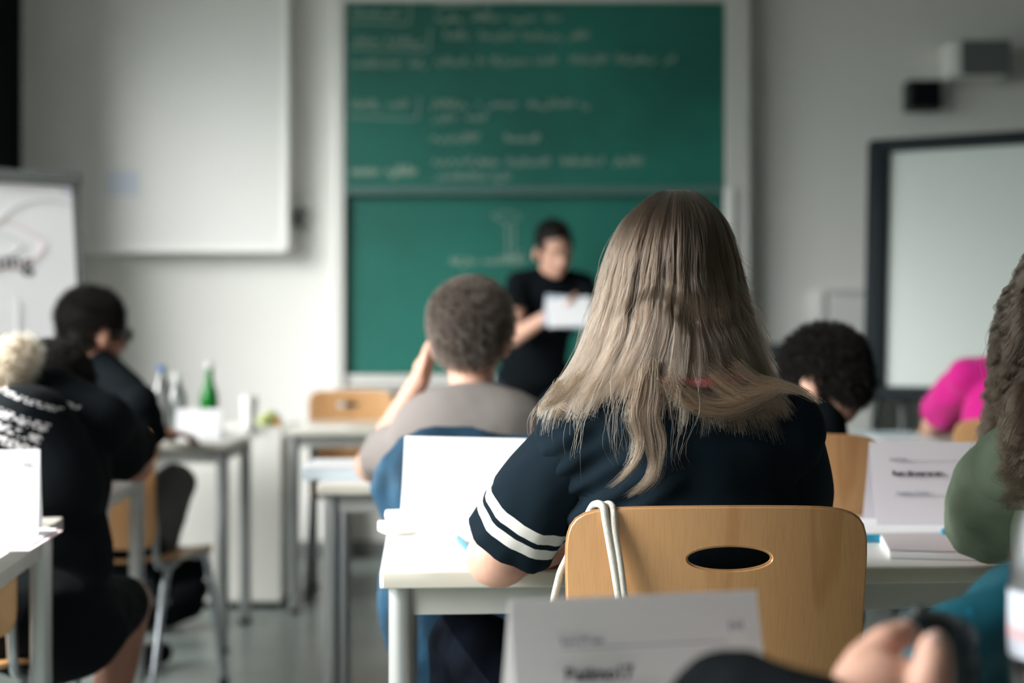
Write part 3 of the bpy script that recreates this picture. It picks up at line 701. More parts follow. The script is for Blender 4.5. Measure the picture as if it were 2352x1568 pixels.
def person(name, label, J, skin, shirt, pants, sleeve=.62, srad=(.062, .064), legcut=1.0, vox=.006, build=1.0, fold=None, hands=True, handpose=None, shirt_extra=(), hs=1.0, smats=None, body_extra=(), loose=.012, shade_hair=None):
    V = {k: Vector(v) for k, v in J.items()}
    r = (V['shR'] - V['shL']).normalized(); up = (V['nk'] - V['pel']).normalized(); fw = up.cross(r).normalized()     # r points to the right of the picture for someone facing +y
    if V['face'].dot(fw) < 0 and False: fw = -fw
    Rt = R3(r, fw, up); b = build; mid = (V['shL'] + V['shR']) / 2; half = (V['shR'] - V['shL']).length / 2
    ch = mid.lerp(V['pel'], .30); be = mid.lerp(V['pel'], .68)
    tor = lambda g: [('e', ch, (half * .98 + .015 + g, .098 * b + g, .175 + g), Rt), ('e', be, (.128 * b + g, .095 * b + g, .17 + g), Rt), ('e', V['pel'], (.158 * b + g, .115 * b + g, .12 + g), Rt),
                     ('c', V['shL'], V['shR'], .050 * b + g, .050 * b + g), ('c', V['nk'] - up * .02, V['shL'].lerp(V['nk'], .25), .046 + g, .046 + g), ('c', V['nk'] - up * .02, V['shR'].lerp(V['nk'], .25), .046 + g, .046 + g),
                     ('e', mid.lerp(V['pel'], .12) - fw * .02, (half * .95 + g, .07 * b + g, .10 + g), Rt)]
    hp, q, Rh = head_prims(V['hd'], V['face'], V['hup'], hs)
    body = tor(0) + hp + [('c', V['nk'] - up * .02, q(0, -.018, -.05), .053, .048)]
    for S in 'LR':
        body += [('c', V['sh' + S], V['el' + S], .045 * b, .038 * b), ('c', V['el' + S], V['wr' + S], .038 * b, .025)]
        if hands:
            hpz = (handpose or {}).get(S, {}); fd = hpz.get('fd', (V['wr' + S] - V['el' + S])); pn = hpz.get('pn', (0, 0, -1)); sd = hpz.get('side', 1 if S == 'L' else -1)
            body += hand_prims(V['wr' + S], fd, pn, sd, 1.0, hpz.get('curl', .35))
        body += [('c', V['hip' + S], V['kn' + S], .080 * b, .054), ('c', V['kn' + S], V['an' + S], .054, .036)]
        toe = V['an' + S] + Vector(J.get('toe', (0, .16, -.03))); body += [('c', V['an' + S], toe, .034, .024)]
    ob = blob(name, body + list(body_extra), skin, None, vox, 3); finish(ob, label, 'person')
    g = loose
    so = blob('shirt', tor(g) + [('e', V['pel'], (.158 * b + g + .006, .115 * b + g + .006, .10), Rt)] + list(shirt_extra), shirt, ob, max(vox, .006), 14, fold)
    for S in 'LR':
        d = V['el' + S] - V['sh' + S]; u0 = (V['nk'] - V['sh' + S]) * .10; a = V['sh' + S] + u0 - up * .004
        loft_sleeve('sleeve', [a, V['sh' + S] + d * sleeve * .45, V['sh' + S] + d * sleeve], [.050 * b + g, srad[0], srad[1]], (smats or {}).get(S, shirt), so)
    pt = []
    for S in 'LR':
        pt += [('c', V['hip' + S], V['kn' + S].lerp(V['hip' + S], 0 if legcut >= 1 else 1 - legcut), .092 * b, .068)]
        if legcut >= 1: pt += [('c', V['kn' + S], V['an' + S], .066, .052)]
    po = blob('trousers' if legcut >= 1 else 'shorts', pt + [('e', V['pel'], (.168 * b, .125 * b, .115), Rt), ('c', V['hipL'], V['hipR'], .095, .095)], pants, ob, .008, 4, lambda v: .004 * noise.noise(v * 18))
    if legcut < 1 or True:
        for S in 'LR':
            toe = V['an' + S] + Vector(J.get('toe', (0, .16, -.03))); a = V['an' + S] - Vector((0, 0, .02))
            blob('shoe', [('c', a, toe, .042, .034), ('c', a - Vector((0, 0, .02)), toe - Vector((0, 0, .012)), .032, .028)], M['black'], ob, .008, 3)
    return ob, so, q, Rh

def cap_hair(parent, q, Rh, s, hm, base_m, n=5000, length=.03, low=-.03, down=.3, side=(0, 0, 0), curl=0, puff=0.0, top=.0, rad=.0008):
    pr = [('e', q(0, -.016, .038 + top), ((.079 + puff) * s, (.093 + puff) * s, (.086 + puff) * s), Rh), ('e', q(0, -.050, low), ((.060 + puff * .6) * s, (.050 + puff * .6) * s, .052 * s), Rh)]
    for sx in (-1, 1): pr.append(('e', q(sx * .060, .004, .030), (.018 * s, .045 * s, .028 * s), Rh))
    h = blob('hair', pr, base_m, parent, .006, 3, lambda v: .004 * noise.noise(v * 45))
    fur('hair_strands', h, n, length, hm, h, down, side, rad, curl)
    return h
HM_dark = mat('dark_hair', (.011, .009, .008), .65, spec=.3)
HM_brown = hair_mat('brown_hair', [(0, (.014, .009, .007)), (1, (.040, .027, .020))])
HM_blond = hair_mat('dark_blond_hair', [(0, (.022, .013, .009)), (.28, (.034, .021, .014)), (.5, (.058, .036, .023)), (.74, (.130, .085, .057)), (1, (.225, .157, .112))], .3, .5)
HM_ends = hair_mat('blond_hair_ends', [(0, (.12, .075, .046)), (1, (.22, .145, .095))], .3, .5)
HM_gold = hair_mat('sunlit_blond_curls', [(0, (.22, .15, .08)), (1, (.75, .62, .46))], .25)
HM_curl = hair_mat('curly_brown_hair', [(0, (.014, .009, .006)), (.5, (.026, .018, .012)), (1, (.075, .053, .037))], .32)
MB_dark = mat('hair_base_dark', (.012, .010, .010), .7); MB_brown = mat('hair_base_brown', (.05, .036, .028), .7); MB_blond = mat('hair_base_blond', (.045, .03, .021), .8); MB_curl = mat('hair_base_curly', (.03, .022, .017), .8)

def sit(cx, y, lean=(0, 0), shz=.97, shw=.165, pelz=.50, hdz=1.19, tilt=(0, 0), knee=.42, legx=0):
    J = dict(pel=(cx, y, pelz), shL=(cx - shw + lean[0], y + lean[1], shz), shR=(cx + shw + lean[0], y + lean[1], shz), nk=(cx + lean[0], y + lean[1] - .005, shz + .06), hd=(cx + lean[0] + tilt[0], y + lean[1] + tilt[1] + .015, hdz),
             face=(0, 1, -.05), hup=(0, 0, 1), hipL=(cx - .085, y + .03, pelz - .01), hipR=(cx + .085, y + .03, pelz - .01), knL=(cx - .11 + legx, y + knee, .52), knR=(cx + .11 + legx, y + knee, .52),
             anL=(cx - .11 + legx, y + knee - .06, .07), anR=(cx + .11 + legx, y + knee - .06, .07))
    return J

# --- the long-haired girl
J = sit(.262, 2.045, pelz=.50)
J.update(knL=(-.08, 2.49, .560), anL=(-.10, 2.45, .07), hipL=(.15, 2.08, .50), shL=(.092, 2.02, .950), shR=(.385, 2.015, .966), nk=(.245, 2.03, 1.035), hd=(.242, 2.075, 1.185), elL=(-.018, 2.120, .768), elR=(.415, 2.16, .79), wrL=(.155, 2.33, .775), wrR=(.30, 2.36, .775))
stripe = mat('striped_sleeve', (.007, .015, .023), .9, spec=.12, bump=.25, bscale=1400)
nt = stripe.node_tree; pb_ = nt.nodes['Principled BSDF']
sh_, el_ = Vector(J['shL']), Vector(J['elL']); SLV = .84; hem = sh_ + (el_ - sh_) * SLV; ax = (el_ - sh_).normalized()
geo = nt.nodes.new('ShaderNodeTexCoord'); vs = nt.nodes.new('ShaderNodeVectorMath'); vs.operation = 'SUBTRACT'; vs.inputs[1].default_value = hem
vd = nt.nodes.new('ShaderNodeVectorMath'); vd.operation = 'DOT_PRODUCT'; vd.inputs[1].default_value = -ax
nt.links.new(geo.outputs['Object'], vs.inputs[0]); nt.links.new(vs.outputs[0], vd.inputs[0])
cr_ = nt.nodes.new('ShaderNodeValToRGB'); mr_ = nt.nodes.new('ShaderNodeMapRange'); mr_.inputs[1].default_value = 0; mr_.inputs[2].default_value = .1
nt.links.new(vd.outputs['Value'], mr_.inputs[0]); nt.links.new(mr_.outputs[0], cr_.inputs[0]); nt.links.new(cr_.outputs[0], pb_.inputs['Base Color'])
cr_.color_ramp.interpolation = 'CONSTANT'; nv, wh = (.007, .015, .023, 1), (.80, .78, .76, 1)
els = cr_.color_ramp.elements; els[0].position = 0; els[0].color = nv; els[1].position = .27; els[1].color = wh
for p_, c_ in ((.44, nv), (.53, wh), (.71, nv)): e = els.new(p_); e.color = c_
def gfold(v):
    d = .0035 * noise.noise(Vector((v.x * 14 + v.z * 9, v.y * 6, v.z * 8 - v.x * 10)))
    k = max(0, 1 - (Vector((.11, 1.98, .86)) - v).length / .16); d += .006 * k * math.sin((v.x * .55 - v.z * .83) * 190)
    return d
girl, gshirt, q, Rh = person('person', 'person seen from behind with long brown-blond hair and striped navy sleeve', J, M['skin3'], M['navy'], M['jeans'], SLV, (.066, .069), 1.0, .005, 1.0, gfold, smats={'L': stripe, 'R': stripe}, body_extra=[('e', (-.020, 2.125, .768), (.050, .052, .046), None)],
    shirt_extra=[('e', (.245, 2.0, .93), (.165, .075, .12), None), ('e', (.25, 2.03, .70), (.15, .115, .17), None), ('c', (.10, 2.02, .93), (.38, 2.02, .945), .06, .06)])
# pink collar strap
put('collar', T([(.238 + .098 * math.cos(a), 2.018 + .088 * math.sin(a), 1.044 + .010 * math.sin(a)) for a in [PI * 2 * k / 32 for k in range(33)]], .007, 10), M['hotpink'], gshirt)

def heightmap(obs, x0, x1, z0, z1, n=70, fallback=2.2):
    bv = []
    for o in obs:
        me = o.data; bv.append(BVHTree.FromPolygons([v.co[:] for v in me.vertices], [p.vertices[:] for p in me.polygons]))
    g = np.full((n, n), fallback)
    for i in range(n):
        for j in range(n):
            for b in bv:
                h = b.ray_cast(Vector((x0 + (x1 - x0) * i / (n - 1), 0.5, z0 + (z1 - z0) * j / (n - 1))), Vector((0, 1, 0)))
                if h[0]: g[i, j] = min(g[i, j], h[0].y)
    def f(x, z):
        u = np.clip((x - x0) / (x1 - x0) * (n - 1), 0, n - 1.001); v = np.clip((z - z0) / (z1 - z0) * (n - 1), 0, n - 1.001); i, j = u.astype(int), v.astype(int); a, b = u - i, v - j
        return g[i, j] * (1 - a) * (1 - b) + g[i + 1, j] * a * (1 - b) + g[i, j + 1] * (1 - a) * b + g[i + 1, j + 1] * a * b
    return f
hm = heightmap([gshirt] + [c for c in gshirt.children if c.name.startswith('sleeve')], -.1, .55, .70, 1.08)

dS = 2.03
tab = np.array([(427, 1556, 1572), (436, 1522, 1602), (455, 1483, 1630), (480, 1452, 1654), (520, 1424, 1679), (570, 1402, 1695), (620, 1386, 1706), (700, 1366, 1722), (780, 1345, 1734), (850, 1312, 1738), (900, 1272, 1742), (950, 1235, 1760), (1000, 1235, 1760)], float)
tz = CAM_H - (tab[:, 0] - 784) / FPX * dS; txl = (tab[:, 1] - 1176) / FPX * dS; txr = (tab[:, 2] - 1176) / FPX * dS
rz_ = np.array([1.32, 1.309, 1.29, 1.26, 1.22, 1.18, 1.15, 1.125, 1.10, 1.05, 1.0, .95, .85]); ry_ = np.array([2.07, 2.045, 1.995, 1.963, 1.946, 1.940, 1.938, 1.936, 1.932, 1.924, 1.910, 1.900, 1.895])
yd = np.concatenate([np.linspace(427, 470, 40), np.linspace(472, 1000, 160)])
def smooth_tab(c):
    v = np.interp(yd, tab[:, 0], tab[:, c]); k = 9; e = np.pad(v[40:], k, mode='edge'); v2 = np.convolve(e, np.ones(2 * k + 1) / (2 * k + 1), 'valid'); v[50:] = v2[10:]
    dy = np.sqrt(np.clip(yd - 427, 0, 999)); dome = 1563 - (4 + 13.6 * dy) if c == 1 else 1563 + (4 + 11.6 * dy)
    b_ = np.clip((yd - 470) / 50, 0, 1); return dome * (1 - b_) + v * b_
txl, txr = (smooth_tab(1) - 1176) / FPX * dS, (smooth_tab(2) - 1176) / FPX * dS; tz = CAM_H - (yd - 784) / FPX * dS
zd = np.linspace(1.3098, 1.19, 60); rd = 2.07 - .13 * np.sqrt(np.clip(1 - ((zd - 1.19) / .12) ** 2, 0, 1)); ry_ = np.concatenate([rd, ry_[rz_ < 1.185]]); rz_ = np.concatenate([zd, rz_[rz_ < 1.185]])
endx = (np.array([1225, 1290, 1350, 1400, 1440, 1480, 1520, 1560, 1610, 1660, 1710, 1750, 1800]) - 1176) / FPX * 1.95
endy = np.array([965, 925, 922, 915, 900, 905, 930, 950, 965, 968, 950, 915, 900.]); endz = CAM_H - (endy - 30 - 784) / FPX * 1.92
def girl_point(th, r, z):
    L = np.interp(-z, -tz, txl); R = np.interp(-z, -tz, txr); rear = np.interp(-z, -rz_, ry_); cxx = (L + R) / 2; a = (R - L) / 2; cy = 2.07
    b = np.where(np.sin(th) < 0, cy - rear, .085)
    a = np.minimum(a, np.where(np.sin(th) > .3, .11, 9))
    return cxx + r * a * np.cos(th), cy + r * b * np.sin(th), z
K = 26; NG = 620; NS = 52
thg = np.radians(RNG.uniform(-208, 28, NG)); rg = RNG.uniform(.83, 1.01, NG); phg = RNG.uniform(0, 6.28, NG); ampg = RNG.uniform(.3, 1.0, NG)
th = np.repeat(thg, NS) ; r0 = np.repeat(rg, NS); ph = np.repeat(phg, NS); amp = np.repeat(ampg, NS); N = len(th)
dth = RNG.normal(0, .045, N); dr = RNG.normal(0, .018, N); s = np.linspace(0, 1, K)[None, :]
# end height from where the strand arrives
xa = girl_point(th, r0, np.full(N, 1.0))[0]
ze = np.interp(xa, endx, endz) + RNG.gamma(1.3, .020, N) - .012 + np.repeat(RNG.normal(0, .018, NG), NS)
pk = (np.abs(xa - .172) < .020) & (np.sin(th) < 0) & (RNG.uniform(0, 1, N) < .7); ze = np.where(pk, np.maximum(ze, 1.043 + RNG.uniform(0, .02, N)), ze)
ze = np.where(np.sin(th) > .2, .98 + RNG.uniform(0, .05, N), ze)
ztop = 1.3092
Z = ztop - (ztop - ze)[:, None] * s ** 1.75
cl = 1 - .80 * np.clip(s * 1.6, 0, 1) ** 1.2
TH = th[:, None] + dth[:, None] * cl + .045 * amp[:, None] * np.sin(ph[:, None] + s * 11) * s + .02 * np.sin(ph[:, None] * 3 + s * 27) * s
RR = r0[:, None] + dr[:, None] * cl + .014 * amp[:, None] * np.sin(ph[:, None] * 2 + s * 15) * s
X, Y, _ = girl_point(TH, RR, Z)
tail = np.clip((s - .86) / .14, 0, 1)
X = X + (s ** 5) * (RNG.normal(0, .005, (N, 1)) + np.repeat(RNG.normal(0, .006, NG), NS)[:, None])
X = X + tail * np.where(X > .245, .022, -.004) * np.clip((X - .2) / .1, -1, 1) ** 2
X += RNG.normal(0, .0012, (N, 1)) * s + np.cumsum(RNG.normal(0, .00035, (N, K)), axis=1)
limL = np.interp(-Z, -tz, txl) * .955; X = np.where((X < limL + .004), limL + .004 + (X - limL - .004) * .25, X)
Y += .012 * np.exp(-((Z - 1.128 - .02 * np.sin(X * 40)) / .014) ** 2) * np.exp(-((X - .225) / .07) ** 2) - .008 * np.exp(-((Z - 1.155) / .02) ** 2) * np.exp(-((X - .235) / .08) ** 2)
def clear(X, Y, Z, H, gap):
    D = np.clip(Y - (H - gap), 0, .2); 
    for k in range(D.shape[1] - 2, -1, -1): D[:, k] = np.maximum(D[:, k], D[:, k + 1] * np.exp(-np.abs(Z[:, k] - Z[:, k + 1]) / .10))
    return Y - D
back_ = (np.sin(TH) < .35)
Y = np.where(back_, clear(X, Y, Z, np.where((Z < 1.045), hm(X, Z), 9.0), .004 + .012 * (1 - r0[:, None])), Y)
pts = np.stack([X, Y, Z], axis=2)
# long thin locks lying on the back
def lock(ctrl, n, spread, d0=1.9, fl=1.0):
    c = [Vector(P(x, y, d0)) for x, y in ctrl]; path = np.array(smooth_path(c, 8)); idx = np.linspace(0, len(path) - 1, K); path = np.stack([np.interp(idx, np.arange(len(path)), path[:, i]) for i in range(3)], 1)
    off = RNG.normal(0, spread, (n, 1, 3)); ss = np.linspace(0, 1, K)[None, :, None]; phx = RNG.uniform(0, 6.28, (n, 1))
    out = path[None] + off * (1 - .65 * ss)
    out[:, :, 0] += .0020 * np.sin(phx + np.linspace(0, 9, K)[None]) * fl + np.cumsum(RNG.normal(0, .0004, (n, K)), axis=1) * fl
    cut = RNG.uniform(.72, 1.0, (n, 1)); ii = np.linspace(0, 1, K)[None] * cut * (K - 1); lo = np.clip(ii.astype(int), 0, K - 2); fr = (ii - lo)[..., None]
    rows = np.arange(n)[:, None]; out = out[rows, lo] * (1 - fr) + out[rows, lo + 1] * fr
    zz_ = out[:, :, 2]; h = np.where(zz_ < 1.045, hm(out[:, :, 0], zz_), 9.0); rear = np.interp(-zz_, -rz_, ry_) + .004 + off[:, :, 1] * .5
    out[:, :, 1] = clear(out[:, :, 0], rear, zz_, h, .006 - off[:, :, 1] * .5)
    return out
LK = [lock([(1488, 850), (1474, 900), (1460, 950), (1472, 1010), (1462, 1055), (1432, 1092), (1398, 1120)], 150, .0045),
      lock([(1500, 840), (1492, 900), (1482, 955), (1494, 1020), (1500, 1070), (1480, 1110), (1436, 1143)], 190, .005),
      lock([(1500, 830), (1512, 900), (1505, 955), (1520, 1010), (1515, 1060), (1500, 1105), (1462, 1140)], 130, .004),
      lock([(1484, 860), (1462, 905), (1448, 960), (1460, 1010), (1452, 1050), (1440, 1080)], 50, .006),
      lock([(1420, 880), (1415, 930), (1410, 1000), (1425, 1060)], 14, .016), lock([(1390, 850), (1350, 930), (1330, 1000), (1320, 1060)], 10, .012), lock([(1540, 860), (1560, 960), (1545, 1040), (1560, 1080)], 12, .014),
      lock([(1335, 900), (1325, 930), (1328, 965), (1322, 990)], 14, .003), lock([(1290, 880), (1262, 915), (1245, 940), (1236, 955)], 60, .004), lock([(1330, 860), (1300, 905), (1275, 925), (1246, 942)], 70, .005),
      lock([(1700, 840), (1740, 872), (1800, 885), (1850, 900), (1890, 925)], 130, .005), lock([(1640, 860), (1700, 905), (1760, 900), (1790, 890), (1840, 900)], 160, .008),
      lock([(1560, 885), (1600, 925), (1660, 945), (1720, 930), (1780, 898)], 200, .008), lock([(1540, 875), (1580, 912), (1640, 930), (1700, 920), (1760, 890)], 200, .009)]
allp = pts
# flyaway hairs at the outline
nf = 130; thf = np.radians(RNG.choice([-180, 0], nf) + RNG.normal(0, 25, nf)); zf = RNG.uniform(.98, 1.29, nf); L_ = RNG.uniform(.05, .12, nf)
Zf = zf[:, None] - L_[:, None] * s; rf = 1.0 + RNG.uniform(0, .10, (nf, 1)) * np.sin(PI * s * .8 + .1); Xf, Yf, _ = girl_point(thf[:, None] + 0 * s, rf, Zf)
allp = np.concatenate([allp, np.stack([Xf, Yf, Zf], 2)])
# solid under-layer of the hair
bm = bmesh.new(); rings = []
for z in np.concatenate([np.linspace(1.300, 1.22, 10), np.linspace(1.2, 1.09, 8)]):
    ring = []
    for k in range(48):
        t_ = math.radians(-208 + 236 * k / 47); x, y, _ = girl_point(np.array(t_), np.array(.80), np.array(z)); ring.append(bm.verts.new((float(x), float(y), float(z) - .012)))
    rings.append(ring)
for a, b in zip(rings, rings[1:]):
    for k in range(47): bm.faces.new((a[k], a[k + 1], b[k + 1], b[k]))
bm.faces.new(rings[0])
bmesh.ops.solidify(bm, geom=bm.faces[:], thickness=.006)
hb = put('hair', bm, MB_blond, girl)
strands('hair_strands', allp, .00030, HM_blond, hb)
strands('long_locks', np.concatenate(LK), .00028, HM_ends, hb)

# white drawstring over the chair back
def cordp(lst, r=.0052):
    return T(smooth_path(lst, 10), r, 12)
c1 = smooth_path([Vector(P(1310, 1560, 1.90)), Vector(P(1272, 1420, 1.885)), Vector(P(1283, 1330, 1.878)), Vector(P(1302, 1283, 1.880)), Vector(P(1330, 1230, 1.885)), Vector(P(1352, 1178, 1.880)), Vector(P(1366, 1158, 1.868)), Vector(P(1385, 1163, 1.848)), Vector(P(1392, 1200, 1.840)), Vector(P(1408, 1290, 1.834)), Vector(P(1421, 1370, 1.832)), Vector(P(1438, 1480, 1.834))], 8)
bm = bmesh.new(); tube(bm, c1, .0050, 12)
c2 = smooth_path([Vector(P(1372, 1210, 1.888)), Vector(P(1380, 1170, 1.880)), Vector(P(1396, 1157, 1.866)), Vector(P(1408, 1168, 1.846)), Vector(P(1412, 1215, 1.838)), Vector(P(1424, 1290, 1.833)), Vector(P(1434, 1370, 1.831)), Vector(P(1448, 1480, 1.834))], 8)
tube(bm, c2, .0046, 12)
co = put('drawstring', bm, M['cord'], None); finish(co, 'white braided drawstring looped over the left corner of the near chair back', 'cord')

# --- boy in grey
def shm(d, px, py): return P(px, py, d)
J = sit(-.085, 3.22, lean=(.0, .03), shz=.975, pelz=.50)
c = P(1080, 735, 3.25); J['hd'] = (c.x, 3.27, c.z - .045); J['nk'] = (c.x + .01, 3.24, .975)
J['shL'] = tuple(P(952, 1018, 3.2)); J['shR'] = tuple(P(1228, 1003, 3.22)); e = P(842, 1075, 3.48); J['elL'] = (e.x + .01, 3.50, .785); J['wrL'] = (P(965, 870, 3.42).x, 3.44, 1.00); J['elR'] = (.20, 3.50, .79); J['wrR'] = (.02, 3.68, .775); J['face'] = (.18, 1, -.1)
boy, bs, q, Rh = person('person', 'person in a grey t-shirt with short brown hair, chin propped on left hand', J, M['skin3'], M['grey'], M['blue'], .60, (.066, .070), hs=1.0, fold=lambda v: .006 * noise.noise(v * 9), build=1.12, shirt_extra=[('e', (-.085, 3.20, .865), (.20, .105, .135), None), ('e', (-.085, 3.19, .78), (.17, .11, .2), None)],
    handpose={'L': dict(fd=(.25, -.1, 1), pn=(1, 0, 0), side=1, curl=.5)})
cap_hair(boy, q, Rh, .97, HM_brown, MB_brown, 9000, .026, low=-.015, puff=.012, down=.5, side=(.25, 0, .0), top=.004)
jk = blob('jacket', [('c', P(938, 1030, 2.91), P(1330, 1030, 2.91), .030, .030), ('e', P(1040, 1120, 2.89), (.17, .03, .13), None), ('e', P(942, 1110, 2.89), (.045, .045, .10), None), ('e', P(905, 1090, 3.02), (.03, .04, .05), None), ('c', P(900, 1130, 2.98), P(955, 1200, 2.97), .035, .05),
     ('e', P(1045, 1370, 2.88), (.158, .035, .24), None)], M['blue'], None, .007, 4, lambda v: .006 * noise.noise(v * 20))
finish(jk, 'blue denim jacket hanging over the chair of the boy in grey', 'jacket')
# --- dark-haired student in navy, head on hand
J = sit(.60, 3.12, lean=(-.0, .08), shz=.93, shw=.15)
c = P(1912, 895, 3.16); J['hd'] = (c.x - .005, 3.22, c.z + .005); J['face'] = (-.75, .66, -.42); J['hup'] = (-.20, .25, .95); J['nk'] = (P(1880, 930, 3.2).x, 3.20, .965)
J['shL'] = (.50, 3.20, .925); J['shR'] = tuple(Vector((P(1895, 960, 3.16).x, 3.17, .885))); J['elL'] = (.45, 3.50, .79); J['elR'] = (.72, 3.46, .79); J['wrL'] = (P(1790, 862, 3.4).x, 3.36, .945); J['wrR'] = (.50, 3.60, .78)
ds, dss, q, Rh = person('person', 'person with thick dark hair bent sideways onto one hand, navy shirt', J, M['skin3'], M['black'], M['jeans'], .7, (.062, .064), loose=.008, build=.9, handpose={'L': dict(fd=(.25, -.3, .7), pn=(1, 0, .2), curl=.5)})
cap_hair(ds, q, Rh, .96, HM_dark, MB_dark, 9000, .026, low=-.01, puff=.004, down=.2, curl=.003, top=.004)

# --- magenta shirt
J = sit(1.50, 4.48, lean=(.0, .10), shz=.985, shw=.15, hdz=1.20)
c = P(2222, 880, 4.55); J['shL'] = (c.x + .01, 4.58, .975); J['shR'] = (1.80, 4.58, .97); e = P(2150, 985, 4.85); J['elL'] = (P(2146, 0, 4.85).x, 4.87, .80); J['wrL'] = (1.56, 5.02, .785); J['elR'] = (1.86, 4.9, .79); J['wrR'] = (1.60, 5.1, .785); J['nk'] = (1.66, 4.56, 1.02); J['hd'] = (1.75, 4.62, 1.12); J['pel'] = (1.6, 4.45, .5); J['hipL'] = (1.51, 4.48, .49); J['hipR'] = (1.69, 4.48, .49); J['face'] = (-.4, 1, -.2)
mg, ms, q, Rh = person('person', 'person in a magenta t-shirt leaning on the far right desk', J, M['skin'], M['pink'], M['jeans'], .70, (.072, .074), fold=lambda v: .006 * noise.noise(v * 11), build=1.05)
cap_hair(mg, q, Rh, 1.0, HM_brown, MB_brown, 3000, .04, puff=.008)

# --- student with glasses
c = P(200, 748, 4.35); J = sit(P(262, 0, 4.3).x, 4.33, lean=(-.02, .06), shz=.985, shw=.165)
J['hd'] = (c.x, 4.42, c.z - .025); J['face'] = (.80, .75, -.10); J['nk'] = (P(225, 0, 4.4).x + .0, 4.40, 1.035)
J['shL'] = (P(150, 0, 4.45).x, 4.50, .97); J['shR'] = tuple(P(318, 925, 4.32)); J['elR'] = tuple(P(338, 1040, 4.42)); J['wrR'] = (P(350, 0, 4.7).x, 4.72, .775); J['elL'] = (-1.42, 4.66, .79); J['wrL'] = (-1.2, 4.85, .775)
J['knR'] = tuple(P(405, 1105, 4.55)); J['anR'] = tuple(P(372, 1300, 4.50)); J['knL'] = (-1.29, 4.76, .52); J['anL'] = (-1.27, 4.66, .07); J['toe'] = (.10, .10, -.02)
gl, gs, q, Rh = person('person', 'person in a black t-shirt and glasses with short black hair, turned right', J, M['skin2'], M['black'], M['gshort'], .66, (.066, .070), legcut=.95)
cap_hair(gl, q, Rh, 1.0, HM_dark, MB_dark, 8000, .024, low=-.015, puff=.002, top=.010, down=.0, curl=.002)
gls = bmesh.new()
for sx in (-1, 1):
    tube(gls, [q(sx * .034 + .025 * math.cos(t), .102, .006 + .021 * math.sin(t)) for t in [2 * PI * k / 24 for k in range(25)]], .0022, 6, False)
    tube(gls, [q(sx * .059, .100, .010), q(sx * .078, .03, .006), q(sx * .080, -.01, .002)], .002, 6)
tube(gls, [q(-.010, .106, .008), q(.010, .106, .008)], .002, 6)
go = put('glasses', gls, M['steel'], gl)
for sx in (-1, 1):
    b = bmesh.new(); tube(b, [q(sx * .034, .101, .006), q(sx * .034, .1025, .006)], [.024, .024], 24); put('lens', b, M['petg'], go)

# --- slumped student in black with a curly pony tail
tee = mat('printed_black_tee', (.004, .006, .008), .95, spec=.12)
nt = tee.node_tree; pbn = nt.nodes['Principled BSDF']; tcn = nt.nodes.new('ShaderNodeTexCoord')
def nmath(op, a, b=None):
    n = nt.nodes.new('ShaderNodeMath'); n.operation = op
    for i, v in enumerate((a, b)):
        if v is None: continue
        if isinstance(v, (int, float)): n.inputs[i].default_value = v
        else: nt.links.new(v, n.inputs[i])
    return n.outputs[0]
def band(dot, lo, hi): return nmath('MULTIPLY', nmath('GREATER_THAN', dot, lo), nmath('LESS_THAN', dot, hi))
def dotp(v, org):
    s_ = nt.nodes.new('ShaderNodeVectorMath'); s_.operation = 'SUBTRACT'; s_.inputs[1].default_value = org; nt.links.new(tcn.outputs['Object'], s_.inputs[0])
    d_ = nt.nodes.new('ShaderNodeVectorMath'); d_.operation = 'DOT_PRODUCT'; d_.inputs[1].default_value = v; nt.links.new(s_.outputs[0], d_.inputs[0]); return d_.outputs['Value']
og_ = P(45, 950, 2.95); va = dotp((.35, 0, .94), og_); vb = dotp((.94, 0, -.35), og_)
nz = nt.nodes.new('ShaderNodeTexNoise'); nz.inputs['Scale'].default_value = 120; nz.inputs['Detail'].default_value = 0; nt.links.new(tcn.outputs['Object'], nz.inputs['Vector'])
bands = nmath('ADD', nmath('ADD', band(va, -.012, .006), band(va, .030, .040)), nmath('ADD', band(va, -.036, -.020), band(va, -.062, -.044)))
msk = nmath('MULTIPLY', nmath('MULTIPLY', bands, nmath('GREATER_THAN', nz.outputs[0], .47)), band(vb, -.2, .075))
mxn = nt.nodes.new('ShaderNodeMix'); mxn.data_type = 'RGBA'; mxn.inputs['A'].default_value = (.004, .006, .008, 1); mxn.inputs['B'].default_value = (.42, .42, .44, 1)
nt.links.new(msk, mxn.inputs['Factor']); nt.links.new(mxn.outputs['Result'], pbn.inputs['Base Color'])
J = sit(P(60, 0, 2.95).x, 2.98, lean=(.06, .2), shz=.95, pelz=.50, legx=.03)
J['pel'] = (-1.0, 2.97, .52); J['nk'] = (P(130, 0, 3.2).x, 3.20, .985); J['shL'] = (P(-15, 0, 3.12).x, 3.16, .935); J['shR'] = (P(225, 0, 3.15).x, 3.16, .905)
c = P(112, 893, 3.25); J['hd'] = (c.x, 3.28, c.z - .02); J['face'] = (.55, .75, -.55); J['hup'] = (.10, .55, .85)
J['elR'] = tuple(P(312, 1068, 3.42)); J['wrR'] = (P(205, 0, 3.55).x, 3.56, .785); J['elL'] = (-1.28, 3.42, .79); J['wrL'] = (-1.06, 3.60, .785)
J['hipL'] = (-1.08, 3.0, .50); J['hipR'] = (-.92, 3.0, .50); J['knL'] = (-1.08, 3.36, .50); J['knR'] = (-.90, 3.34, .48); J['anR'] = (-.95, 3.22, .07); J['anL'] = (-1.09, 3.28, .07)
sl, ss_, q, Rh = person('person', 'person slumped over the left desk in a printed black t-shirt, bare legs', J, M['skin2'], tee, M['black'], .62, (.072, .076), legcut=.82, fold=lambda v: .007 * noise.noise(v * 10), build=1.12, loose=.02,
    shirt_extra=[('c', P(60, 1000, 3.0), P(120, 1120, 3.0), .11, .11)])
